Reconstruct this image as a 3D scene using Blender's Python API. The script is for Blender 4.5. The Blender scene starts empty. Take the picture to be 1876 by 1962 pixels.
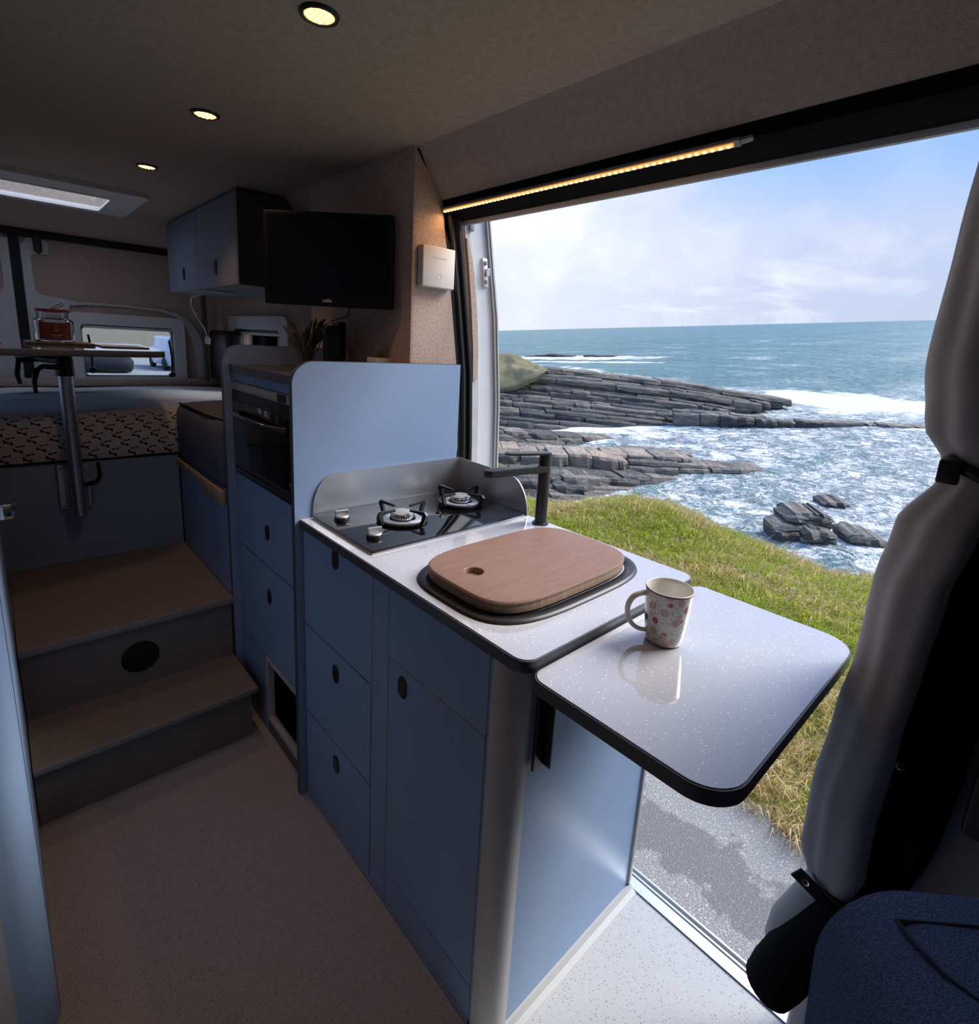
import bpy, bmesh, math, random
import numpy as np
from mathutils import Matrix, Vector, noise as mnoise
random.seed(7); np.random.seed(7)
S = bpy.context.scene
C = S.collection

# ------------------------------------------------------------------ camera
F, PX, PY, CAMH = 1018.56, 938.0, 881.73, 1.40          # pixels of the 1876x1962 frame, metres
RC = np.array([[0.7349251, -0.67578179, 0.05660458], [-0.10148224, -0.19212431, -0.97610942], [0.67051209, 0.71162295, -0.20977683]])
cam_d = bpy.data.cameras.new('camera'); cam = bpy.data.objects.new('camera', cam_d); C.objects.link(cam)
cam_d.sensor_fit = 'HORIZONTAL'; cam_d.sensor_width = 36.0; cam_d.lens = 36.0 * F / 1876.0
cam_d.shift_x = 0.0; cam_d.shift_y = -(981.0 - PY) / 1876.0
cam_d.clip_start = 0.02; cam_d.clip_end = 20000
m = Matrix.Identity(4)
for r in range(3):
    m[r][0] = RC[0][r]; m[r][1] = -RC[1][r]; m[r][2] = -RC[2][r]
m[0][3], m[1][3], m[2][3] = 0.0, 0.0, CAMH
cam.matrix_world = m
S.camera = cam

# ------------------------------------------------------------------ sky, sun, exposure
S.view_settings.view_transform = 'Standard'
try: S.view_settings.look = 'None'
except Exception: pass
S.view_settings.gamma = 1.0
S.view_settings.use_curve_mapping = False
S.view_settings.exposure = 0.27
SKY_STRENGTH = 1.12
W = bpy.data.worlds.new('sky'); S.world = W; W.use_nodes = True
def build_sky():
    nt = W.node_tree; nt.nodes.clear(); N = nt.nodes.new; L = nt.links.new
    out = N('ShaderNodeOutputWorld'); bg = N('ShaderNodeBackground'); L(bg.outputs[0], out.inputs[0])
    bg.inputs[1].default_value = SKY_STRENGTH
    tc = N('ShaderNodeTexCoord'); sep = N('ShaderNodeSeparateXYZ'); L(tc.outputs['Generated'], sep.inputs[0])
    def math_(op, a, b=None, clamp=False):
        n = N('ShaderNodeMath'); n.operation = op; n.use_clamp = clamp
        for i, v in enumerate((a, b)):
            if v is None: continue
            if isinstance(v, (int, float)): n.inputs[i].default_value = v
            else: L(v, n.inputs[i])
        return n.outputs[0]
    z = math_('MAXIMUM', math_('ADD', sep.outputs[2], math_('MULTIPLY', sep.outputs[0], -0.078)), 0.0)
    ramp = N('ShaderNodeValToRGB'); L(z, ramp.inputs[0])
    e = ramp.color_ramp.elements
    e[0].position = 0.0; e[0].color = (0.42, 0.49, 0.66, 1); e[1].position = 0.55; e[1].color = (0.17, 0.36, 0.80, 1)
    k = e.new(0.13); k.color = (0.40, 0.49, 0.70, 1)
    k = e.new(0.22); k.color = (0.19, 0.38, 0.84, 1)
    # clouds on a flat layer overhead
    den = math_('ADD', z, 0.12)
    cx = math_('DIVIDE', sep.outputs[0], den); cy = math_('DIVIDE', sep.outputs[1], den)
    cmb = N('ShaderNodeCombineXYZ'); L(cx, cmb.inputs[0]); L(cy, cmb.inputs[1])
    mp = N('ShaderNodeMapping'); L(cmb.outputs[0], mp.inputs[0]); mp.inputs['Rotation'].default_value = (0, 0, 0.5); mp.inputs['Scale'].default_value = (0.55, 1.3, 1)
    n1 = N('ShaderNodeTexNoise'); L(mp.outputs[0], n1.inputs[0]); n1.inputs['Scale'].default_value = 0.95; n1.inputs['Detail'].default_value = 8; n1.inputs['Roughness'].default_value = 0.56; n1.inputs['Distortion'].default_value = 0.5
    r1 = N('ShaderNodeValToRGB'); L(n1.outputs[0], r1.inputs[0]); r1.color_ramp.elements[0].position = 0.47; r1.color_ramp.elements[1].position = 0.78
    n2 = N('ShaderNodeTexNoise'); L(tc.outputs['Generated'], n2.inputs[0]); n2.inputs['Scale'].default_value = 5.0; n2.inputs['Detail'].default_value = 7; n2.inputs['Roughness'].default_value = 0.55
    r2 = N('ShaderNodeValToRGB'); L(n2.outputs[0], r2.inputs[0]); r2.color_ramp.elements[0].position = 0.44; r2.color_ramp.elements[1].position = 0.70
    # broad brightness around the veiled sun
    dt = N('ShaderNodeVectorMath'); dt.operation = 'DOT_PRODUCT'; L(tc.outputs['Generated'], dt.inputs[0]); sd = Vector((0.66, 0.72, 0.22)).normalized(); dt.inputs[1].default_value = sd
    glow = math_('POWER', math_('MAXIMUM', dt.outputs['Value'], 0.0), 11.0)
    low = math_('SUBTRACT', 1.0, math_('MULTIPLY', z, 1.6), True)
    cl = math_('MAXIMUM', r1.outputs[0], math_('MULTIPLY', r2.outputs[0], math_('MULTIPLY', glow, 1.8)), True)
    cl = math_('MULTIPLY', cl, 0.82, True)
    n3 = N('ShaderNodeTexNoise'); L(tc.outputs['Generated'], n3.inputs[0]); n3.inputs['Scale'].default_value = 7.0; n3.inputs['Detail'].default_value = 7; n3.inputs['Roughness'].default_value = 0.6; n3.inputs['Distortion'].default_value = 0.3
    r3 = N('ShaderNodeValToRGB'); L(n3.outputs[0], r3.inputs[0]); r3.color_ramp.elements[0].position = 0.38; r3.color_ramp.elements[1].position = 0.62; r3.color_ramp.elements[0].color = (0.50, 0.54, 0.66, 1); r3.color_ramp.elements[1].color = (0.80, 0.83, 0.91, 1)
    mx = N('ShaderNodeMix'); mx.data_type = 'RGBA'; L(cl, mx.inputs[0]); L(ramp.outputs[0], mx.inputs[6]); L(r3.outputs[0], mx.inputs[7])
    mx2 = N('ShaderNodeMix'); mx2.data_type = 'RGBA'; L(math_('MULTIPLY', glow, 0.42, True), mx2.inputs[0]); L(mx.outputs[2], mx2.inputs[6]); mx2.inputs[7].default_value = (0.92, 0.91, 0.92, 1)
    L(mx2.outputs[2], bg.inputs[0])
build_sky()
sun_d = bpy.data.lights.new('sun', 'SUN'); sun = bpy.data.objects.new('sun', sun_d); C.objects.link(sun)
sun_d.energy = 4.6; sun_d.angle = math.radians(36); sun_d.color = (1.0, 0.96, 0.90)
SUN_DIR = Vector((0.70, -0.27, 0.655)).normalized()
sun.rotation_euler = SUN_DIR.to_track_quat('Z', 'Y').to_euler()

# ------------------------------------------------------------------ materials
def mat(name, col, rough=0.5, metal=0.0, spec=0.5, noise=0.0, nscale=40.0, bump=0.0, bscale=200.0, coat=0.0, emit=None, estr=0.0, col2=None, trans=0.0, alpha=1.0, ior=1.45, bdist=0.002):
    M = bpy.data.materials.new(name); M.use_nodes = True
    nt = M.node_tree; b = nt.nodes['Principled BSDF']; N = nt.nodes.new; L = nt.links.new
    b.inputs['Base Color'].default_value = (*col, 1); b.inputs['Roughness'].default_value = rough; b.inputs['Metallic'].default_value = metal
    b.inputs['Specular IOR Level'].default_value = spec; b.inputs['Coat Weight'].default_value = coat; b.inputs['Coat Roughness'].default_value = 0.03
    b.inputs['Transmission Weight'].default_value = trans; b.inputs['Alpha'].default_value = alpha; b.inputs['IOR'].default_value = ior
    if emit: b.inputs['Emission Color'].default_value = (*emit, 1); b.inputs['Emission Strength'].default_value = estr
    if noise or bump: tc = N('ShaderNodeTexCoord')
    if noise:
        n = N('ShaderNodeTexNoise'); n.inputs['Scale'].default_value = nscale; n.inputs['Detail'].default_value = 4; L(tc.outputs['Object'], n.inputs[0])
        mx = N('ShaderNodeMix'); mx.data_type = 'RGBA'
        c2 = col2 if col2 else tuple(max(0, c * (1 - noise)) for c in col); c1 = col if col2 else tuple(min(1, c * (1 + noise)) for c in col)
        mx.inputs[6].default_value = (*c1, 1); mx.inputs[7].default_value = (*c2, 1)
        r = N('ShaderNodeValToRGB'); r.color_ramp.elements[0].position = 0.35; r.color_ramp.elements[1].position = 0.65
        L(n.outputs[0], r.inputs[0]); L(r.outputs[0], mx.inputs[0]); L(mx.outputs[2], b.inputs['Base Color'])
    if bump:
        n = N('ShaderNodeTexNoise'); n.inputs['Scale'].default_value = bscale; n.inputs['Detail'].default_value = 3; L(tc.outputs['Object'], n.inputs[0])
        bp = N('ShaderNodeBump'); bp.inputs['Strength'].default_value = bump; bp.inputs['Distance'].default_value = bdist
        L(n.outputs[0], bp.inputs['Height']); L(bp.outputs[0], b.inputs['Normal'])
    return M
class G:
    """small wrapper for building node graphs"""
    def __init__(s, M): s.nt = M.node_tree; s.b = s.nt.nodes['Principled BSDF']; s.tc = s.nt.nodes.new('ShaderNodeTexCoord'); s.o = s.tc.outputs['Object']
    def n(s, t, **kw):
        x = s.nt.nodes.new(t)
        for k, v in kw.items(): setattr(x, k, v)
        return x
    def l(s, a, b): s.nt.links.new(a, b)
    def m(s, op, a, b=None, clamp=False):
        x = s.n('ShaderNodeMath', operation=op, use_clamp=clamp)
        for i, v in enumerate((a, b)):
            if v is None: continue
            if isinstance(v, (int, float)): x.inputs[i].default_value = v
            else: s.l(v, x.inputs[i])
        return x.outputs[0]
    def mix(s, f, a, b):
        x = s.n('ShaderNodeMix', data_type='RGBA')
        for i, v in ((0, f), (6, a), (7, b)):
            if isinstance(v, (int, float)): x.inputs[i].default_value = v
            elif isinstance(v, tuple): x.inputs[i].default_value = (*v, 1)
            else: s.l(v, x.inputs[i])
        return x.outputs[2]
    def noise(s, scale, detail=4, rough=0.5, vec=None, dist=0.0):
        x = s.n('ShaderNodeTexNoise'); x.inputs['Scale'].default_value = scale; x.inputs['Detail'].default_value = detail; x.inputs['Roughness'].default_value = rough; x.inputs['Distortion'].default_value = dist
        s.l(vec if vec is not None else s.o, x.inputs[0]); return x.outputs[0]
    def vor(s, scale, vec=None, rnd=1.0):
        x = s.n('ShaderNodeTexVoronoi'); x.inputs['Scale'].default_value = scale; x.inputs['Randomness'].default_value = rnd
        s.l(vec if vec is not None else s.o, x.inputs[0]); return x
    def ramp(s, v, a, b):
        x = s.n('ShaderNodeMapRange', clamp=True); s.l(v, x.inputs[0]); x.inputs[1].default_value = a; x.inputs[2].default_value = b; return x.outputs[0]
    def scale(s, sx, sy, sz, rot=(0, 0, 0)):
        x = s.n('ShaderNodeMapping'); s.l(s.o, x.inputs[0]); x.inputs['Scale'].default_value = (sx, sy, sz); x.inputs['Rotation'].default_value = rot; return x.outputs[0]
    def bump(s, h, strength=0.5, dist=0.002):
        x = s.n('ShaderNodeBump'); x.inputs['Strength'].default_value = strength; x.inputs['Distance'].default_value = dist; s.l(h, x.inputs['Height']); s.l(x.outputs[0], s.b.inputs['Normal'])

CARPET = mat('carpet_lining', (0.52, 0.405, 0.35), 0.95, spec=0.1, noise=0.14, nscale=120, bump=0.6, bscale=350)
CEIL = mat('ceiling_lining', (0.44, 0.38, 0.33), 0.95, spec=0.1, noise=0.08, nscale=90, bump=0.5, bscale=350)
CUPB = mat('grey_blue_laminate', (0.25, 0.30, 0.39), 0.5, spec=0.3, noise=0.04, nscale=8)
MARK = mat('faint_grey_print', (0.60, 0.60, 0.61), 0.5)
BLUE = mat('blue_laminate', (0.27, 0.385, 0.585), 0.42, spec=0.32, noise=0.03, nscale=6, bump=0.08, bscale=700)
GREYLAM = mat('grey_laminate', (0.42, 0.44, 0.48), 0.45, spec=0.4, noise=0.04, nscale=10)
EDGE = mat('dark_edging', (0.075, 0.082, 0.098), 0.34, spec=0.45)
PLY = mat('birch_ply_edge', (0.45, 0.38, 0.29), 0.6, noise=0.15, nscale=60)
GREYTRIM = mat('grey_plastic_trim', (0.60, 0.60, 0.60), 0.42, spec=0.5)
LTRIM = mat('pale_cove_trim', (0.44, 0.44, 0.445), 0.5)
BLACK = mat('black_plastic', (0.012, 0.012, 0.013), 0.42)
BLACKSAT = mat('black_satin_metal', (0.022, 0.022, 0.025), 0.36, spec=0.5)
RUBBER = mat('black_rubber', (0.010, 0.010, 0.011), 0.6, bump=0.2, bscale=90)
DARKFAB = mat('black_fabric', (0.008, 0.008, 0.009), 0.95, spec=0.1)
STEEL = mat('brushed_steel', (0.66, 0.67, 0.69), 0.42, metal=1.0, bump=0.15, bscale=60)
CHROME = mat('chrome', (0.82, 0.82, 0.82), 0.08, metal=1.0)
GALV = mat('galvanised_pole', (0.55, 0.57, 0.6), 0.35, metal=1.0, noise=0.12, nscale=50)
ALU = mat('aluminium_sill', (0.74, 0.76, 0.79), 0.35, metal=0.85)
GLASSBLK = mat('black_glass', (0.006, 0.006, 0.008), 0.04, spec=0.6, coat=0.6)
OVENGLASS = mat('oven_glass', (0.010, 0.010, 0.012), 0.06, spec=0.5)
WHITEP = mat('white_van_paint', (0.72, 0.74, 0.77), 0.3, coat=0.5, noise=0.03, nscale=4)
GREYP = mat('grey_white_paint', (0.58, 0.59, 0.58), 0.4, noise=0.05, nscale=20)
WHITEPL = mat('white_plastic', (0.74, 0.74, 0.75), 0.45)
TABEDGE = mat('grey_table_edge', (0.14, 0.15, 0.165), 0.5)
SEAM = mat('seam_grey', (0.30, 0.31, 0.33), 0.5)
WOODL = mat('pale_wood_strip', (0.40, 0.30, 0.21), 0.6, noise=0.2, nscale=30)
CURTAIN = mat('grey_curtain_cloth', (0.40, 0.395, 0.40), 0.9, spec=0.15, bump=0.15, bscale=900)
SEATFAB = mat('blue_seat_fabric', (0.10, 0.17, 0.36), 0.95, spec=0.15, noise=0.35, nscale=500, bump=0.9, bscale=600)
SEATSEAM = mat('blue_seat_seam', (0.045, 0.07, 0.13), 0.95)
PILLAR = mat('dark_pillar_trim', (0.30, 0.30, 0.295), 0.85, bump=0.3, bscale=300)
DENIM = mat('dark_grey_woven_cloth', (0.15, 0.15, 0.165), 0.95, spec=0.1, noise=0.35, nscale=300, bump=0.8, bscale=500)
CREAM = mat('cream_ceramic', (0.74, 0.72, 0.67), 0.14, coat=0.6)
GLASS = mat('clear_glass', (0.92, 0.95, 0.96), 0.02)
JARGLASS = mat('jar_glass', (0.95, 0.96, 0.96), 0.03, trans=1.0, ior=1.3)
REDWAX = mat('red_wax', (0.30, 0.055, 0.04), 0.35)
DARKRED = mat('red_label', (0.25, 0.04, 0.03), 0.5)
PLANTG = mat('succulent_green', (0.16, 0.24, 0.12), 0.55, noise=0.3, nscale=60)
DRYPLANT = mat('dry_plume', (0.20, 0.19, 0.17), 0.9, noise=0.3, nscale=60)
CARPAINT = mat('pale_blue_car_paint', (0.50, 0.58, 0.70), 0.25, coat=0.7)
CARGLASS = mat('car_glass', (0.03, 0.04, 0.05), 0.05)
TYRE = mat('tyre', (0.02, 0.02, 0.02), 0.8)
GREYROLL = mat('dark_grey_cover', (0.022, 0.023, 0.028), 0.7, spec=0.2)
PAPER = mat('paper_white', (0.78, 0.78, 0.78), 0.6)
MATDARK = mat('brown_place_mat', (0.10, 0.075, 0.055), 0.7)
SKYPANE = mat('frosted_acrylic', (0.9, 0.9, 0.92), 0.6, trans=0.0)
def _gl():
    nt = GLASS.node_tree; b = nt.nodes['Principled BSDF']; N = nt.nodes.new; t = N('ShaderNodeBsdfTransparent'); t.inputs[0].default_value = (0.90, 0.93, 0.94, 1); gl = N('ShaderNodeBsdfGlossy'); gl.inputs['Roughness'].default_value = 0.01
    fr = N('ShaderNodeFresnel'); fr.inputs[0].default_value = 1.45; mx = N('ShaderNodeMixShader'); nt.links.new(fr.outputs[0], mx.inputs[0]); nt.links.new(t.outputs[0], mx.inputs[1]); nt.links.new(gl.outputs[0], mx.inputs[2]); nt.links.new(mx.outputs[0], nt.nodes['Material Output'].inputs[0])
_gl()
def _sp():
    nt = SKYPANE.node_tree; b = nt.nodes['Principled BSDF']; t = nt.nodes.new('ShaderNodeBsdfTranslucent'); t.inputs[0].default_value = (0.95, 0.93, 0.93, 1)
    mx = nt.nodes.new('ShaderNodeMixShader'); mx.inputs[0].default_value = 0.85
    nt.links.new(b.outputs[0], mx.inputs[1]); nt.links.new(t.outputs[0], mx.inputs[2]); nt.links.new(mx.outputs[0], nt.nodes['Material Output'].inputs[0])
_sp()
LEDWARM = mat('warm_led', (1, 0.8, 0.5), 0.5, emit=(1.0, 0.62, 0.20), estr=5.0)
LEDGLOW = mat('warm_led_strip_lens', (0.8, 0.5, 0.25), 0.5, emit=(1.0, 0.36, 0.07), estr=0.8)
LENSGLOW = mat('downlight_lens', (1, 0.7, 0.4), 0.4, emit=(1.0, 0.58, 0.20), estr=1.0)

FLOORM = mat('speckled_vinyl', (0.6, 0.6, 0.6), 0.55, spec=0.4)
def _fl(M, base, dark, light, amt=0.10):
    g = G(M); v = g.vor(260, vec=g.scale(1, 0.55, 1)); f = g.m('LESS_THAN', v.outputs['Distance'], 0.24)
    sep = g.n('ShaderNodeSeparateColor'); g.l(v.outputs['Color'], sep.inputs[0])
    fd = g.m('MULTIPLY', f, g.m('LESS_THAN', sep.outputs[0], 0.42)); fl = g.m('MULTIPLY', f, g.m('GREATER_THAN', sep.outputs[0], 0.72))
    nz = g.ramp(g.noise(700, 2), 0.35, 0.65)
    c = g.mix(nz, tuple(x * (1 - amt) for x in base), tuple(min(1, x * (1 + amt)) for x in base))
    c = g.mix(fd, c, dark); c = g.mix(fl, c, light); g.l(c, g.b.inputs['Base Color']); g.bump(nz, 0.15, 0.0005)
_fl(FLOORM, (0.46, 0.465, 0.48), (0.17, 0.17, 0.185), (0.56, 0.575, 0.60))
STEPM = mat('grey_step_vinyl', (0.35, 0.33, 0.31), 0.6, spec=0.3); _fl(STEPM, (0.25, 0.24, 0.225), (0.15, 0.145, 0.14), (0.33, 0.31, 0.29))
NOSE = mat('step_nosing', (0.34, 0.33, 0.33), 0.45)

WORKM = mat('sparkle_white_worktop', (0.7, 0.7, 0.74), 0.10, spec=0.6, coat=1.0)
def _wk():
    g = G(WORKM); v = g.vor(150); f = g.m('LESS_THAN', v.outputs['Distance'], 0.19)
    sep = g.n('ShaderNodeSeparateColor'); g.l(v.outputs['Color'], sep.inputs[0])
    fw = g.m('MULTIPLY', f, g.m('GREATER_THAN', sep.outputs[0], 0.62)); fd = g.m('MULTIPLY', f, g.m('LESS_THAN', sep.outputs[1], 0.16))
    c = g.mix(g.noise(9, 3), (0.51, 0.515, 0.565), (0.54, 0.545, 0.595)); c = g.mix(fd, c, (0.40, 0.40, 0.46)); c = g.mix(fw, c, (0.95, 0.95, 0.97)); g.l(c, g.b.inputs['Base Color'])
_wk()
WOOD = mat('beech_board', (0.42, 0.25, 0.16), 0.5, spec=0.35)
def _wd(M, c1, c2, c3, sx, sy, sz):
    g = G(M); vec = g.scale(sx, sy, sz, (0, 0, 0.35))
    n1 = g.ramp(g.noise(1.0, 6, 0.6, vec), 0.3, 0.7); n2 = g.ramp(g.noise(4.0, 3, 0.5, vec), 0.45, 0.62)
    c = g.mix(n1, c1, c2); c = g.mix(g.m('MULTIPLY', n2, 0.4), c, c3); g.l(c, g.b.inputs['Base Color']); g.bump(n2, 0.08, 0.001)
_wd(WOOD, (0.27, 0.160, 0.120), (0.205, 0.118, 0.088), (0.34, 0.21, 0.16), 6, 120, 60)
WOODE = mat('beech_board_endgrain', (0.42, 0.27, 0.17), 0.6)
def _we():
    g = G(WOODE); vec = g.scale(90, 90, 12); n1 = g.ramp(g.noise(1.0, 5, 0.6, vec), 0.3, 0.7); g.l(g.mix(n1, (0.25, 0.155, 0.10), (0.42, 0.29, 0.20)), g.b.inputs['Base Color'])
_we()
MUGM = mat('floral_ceramic', (0.74, 0.72, 0.67), 0.16, coat=0.6)
def _mg():
    g = G(MUGM); c = (0.72, 0.71, 0.67)
    v = g.vor(300); s = g.n('ShaderNodeSeparateColor'); g.l(v.outputs['Color'], s.inputs[0])
    leaf = g.m('MULTIPLY', g.m('LESS_THAN', v.outputs['Distance'], 0.40), g.m('LESS_THAN', s.outputs[0], 0.66))
    c = g.mix(leaf, c, g.mix(s.outputs[1], (0.22, 0.30, 0.30), (0.36, 0.42, 0.36)))
    v2 = g.vor(50); s2 = g.n('ShaderNodeSeparateColor'); g.l(v2.outputs['Color'], s2.inputs[0])
    pet = g.m('ADD', v2.outputs['Distance'], g.m('MULTIPLY', g.noise(420, 2), 0.10))
    fl = g.m('LESS_THAN', pet, 0.48)
    cr = g.n('ShaderNodeValToRGB'); cr.color_ramp.interpolation = 'CONSTANT'; g.l(s2.outputs[0], cr.inputs[0])
    e = cr.color_ramp.elements; e[0].color = (0.45, 0.05, 0.03, 1); e[1].position = 0.36; e[1].color = (0.58, 0.36, 0.34, 1)
    k = e.new(0.62); k.color = (0.52, 0.42, 0.28, 1); k = e.new(0.78); k.color = (0.50, 0.33, 0.32, 1); k = e.new(0.9); k.color = (0.02, 0.02, 0.03, 1)
    halo = g.m('LESS_THAN', pet, 0.54); c = g.mix(halo, c, (0.72, 0.71, 0.67)); c = g.mix(fl, c, cr.outputs[0])
    core = g.m('LESS_THAN', v2.outputs['Distance'], 0.10); c = g.mix(core, c, (0.45, 0.10, 0.06))
    g.l(c, g.b.inputs['Base Color'])
_mg()
BLANKET = mat('white_patterned_blanket', (0.75, 0.74, 0.75), 0.9, spec=0.1)
def _bl():
    g = G(BLANKET); sp = g.n('ShaderNodeSeparateXYZ'); g.l(g.o, sp.inputs[0]); x, y, z = sp.outputs
    w = g.m('ADD', z, g.m('MULTIPLY', y, 0.55))
    def marks(ox, oz, sx, sz, tilt, lw, lh):
        a = g.m('ADD', g.m('MULTIPLY', x, sx), ox); row = g.m('FLOOR', g.m('ADD', g.m('MULTIPLY', w, sz), oz))
        a = g.m('ADD', a, g.m('MULTIPLY', row, 0.37)); u = g.m('SUBTRACT', g.m('FRACT', a), 0.5); v = g.m('SUBTRACT', g.m('FRACT', g.m('ADD', g.m('MULTIPLY', w, sz), oz)), 0.5)
        vv = g.m('ADD', v, g.m('MULTIPLY', u, tilt)); wid = g.m('ABSOLUTE', g.m('MULTIPLY', u, 0.55 * lh))
        inu = g.m('LESS_THAN', g.m('ABSOLUTE', u), lw); inv = g.m('LESS_THAN', g.m('ABSOLUTE', vv), g.m('ADD', wid, 0.05))
        return g.m('MULTIPLY', inu, inv)
    mk = g.m('MAXIMUM', marks(0, 0, 15, 30, 0.9, 0.20, 1.5), marks(0.5, 0.5, 15, 30, -0.35, 0.19, 0.5))
    side = g.ramp(z, 1.052, 1.035)
    base = g.mix(g.ramp(g.noise(60, 3), 0.3, 0.7), (0.74, 0.73, 0.74), (0.62, 0.61, 0.62))
    g.l(g.mix(g.m('MULTIPLY', mk, side), base, (0.02, 0.02, 0.022)), g.b.inputs['Base Color']); g.bump(g.noise(70, 3), 0.6, 0.004)
_bl()
ASPH = mat('tarmac', (0.24, 0.24, 0.24), 0.75)
def _as():
    g = G(ASPH); n1 = g.ramp(g.noise(150, 3, 0.6), 0.32, 0.68); c = g.mix(n1, (0.17, 0.168, 0.165), (0.42, 0.415, 0.41))
    v = g.vor(90); s = g.n('ShaderNodeSeparateColor'); g.l(v.outputs['Color'], s.inputs[0]); st = g.m('MULTIPLY', g.m('LESS_THAN', v.outputs['Distance'], 0.33), g.m('GREATER_THAN', s.outputs[0], 0.7)); c = g.mix(st, c, (0.52, 0.51, 0.49))
    mp = g.n('ShaderNodeMapping'); mp.inputs['Location'].default_value = (-1.83, -0.60, 0.5); g.l(g.o, mp.inputs[0]); mp2 = g.n('ShaderNodeMapping'); mp2.inputs['Scale'].default_value = (6.2, 2.3, 1); g.l(mp.outputs[0], mp2.inputs[0])
    ln = g.n('ShaderNodeVectorMath', operation='LENGTH'); g.l(mp2.outputs[0], ln.inputs[0]); wet = g.ramp(g.m('SUBTRACT', ln.outputs['Value'], g.m('MULTIPLY', g.m('SUBTRACT', g.noise(7, 5, 0.65), 0.5), 2.6)), 1.0, 0.85); c = g.mix(g.m('MULTIPLY', wet, 0.62), c, (0.085, 0.083, 0.08)); g.l(c, g.b.inputs['Base Color'])
    g.l(g.m('SUBTRACT', 0.8, g.m('MULTIPLY', wet, 0.3)), g.b.inputs['Roughness']); g.bump(n1, 0.5, 0.006)
_as()
ROCK = mat('layered_rock', (0.2, 0.19, 0.18), 0.85)
def _rk(M, a, b, c_):
    g = G(M); n1 = g.ramp(g.noise(0.55, 5, 0.65), 0.3, 0.7); n2 = g.ramp(g.noise(3.0, 5, 0.65, g.scale(0.35, 0.35, 3.0)), 0.35, 0.65); c = g.mix(n1, a, b); c = g.mix(n2, c, c_); g.l(c, g.b.inputs['Base Color']); g.bump(n2, 0.9, 0.12)
_rk(ROCK, (0.37, 0.32, 0.26), (0.25, 0.215, 0.175), (0.13, 0.115, 0.098))
ROCKW = mat('weathered_tan_rock', (0.4, 0.33, 0.26), 0.85); _rk(ROCKW, (0.50, 0.42, 0.33), (0.42, 0.27, 0.18), (0.24, 0.215, 0.185))
ROCKD = mat('wet_dark_rock', (0.1, 0.1, 0.1), 0.55); _rk(ROCKD, (0.155, 0.14, 0.122), (0.105, 0.095, 0.084), (0.065, 0.059, 0.053))
GRASSG = mat('grass_ground', (0.2, 0.22, 0.06), 0.95)
def _gg(M, a, b, c_):
    g = G(M); c = g.mix(g.ramp(g.noise(1.6, 5, 0.6), 0.38, 0.62), a, b); c = g.mix(g.ramp(g.noise(25, 4), 0.4, 0.65), c, c_); g.l(c, g.b.inputs['Base Color']); g.bump(g.noise(40, 4), 0.8, 0.03)
_gg(GRASSG, (0.28, 0.31, 0.06), (0.46, 0.34, 0.16), (0.16, 0.18, 0.04))
HEADG = mat('headland_grass', (0.25, 0.24, 0.12), 0.95); _gg(HEADG, (0.26, 0.235, 0.11), (0.33, 0.26, 0.16), (0.13, 0.13, 0.06))
HILLM = mat('brown_hill', (0.25, 0.2, 0.15), 0.95); _gg(HILLM, (0.26, 0.21, 0.16), (0.20, 0.17, 0.13), (0.17, 0.16, 0.10))
BLADE = mat('grass_blades', (0.3, 0.35, 0.08), 0.6, spec=0.25)
def _bd():
    nt = BLADE.node_tree; b = nt.nodes['Principled BSDF']; a = nt.nodes.new('ShaderNodeAttribute'); a.attribute_name = 'col'; nt.links.new(a.outputs['Color'], b.inputs['Base Color'])
    t = nt.nodes.new('ShaderNodeBsdfTranslucent'); nt.links.new(a.outputs['Color'], t.inputs[0]); mx = nt.nodes.new('ShaderNodeMixShader'); mx.inputs[0].default_value = 0.4
    nt.links.new(b.outputs[0], mx.inputs[1]); nt.links.new(t.outputs[0], mx.inputs[2]); nt.links.new(mx.outputs[0], nt.nodes['Material Output'].inputs[0])
_bd()
SEA = mat('sea_water', (0.06, 0.17, 0.19), 0.22, spec=0.5)
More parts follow.
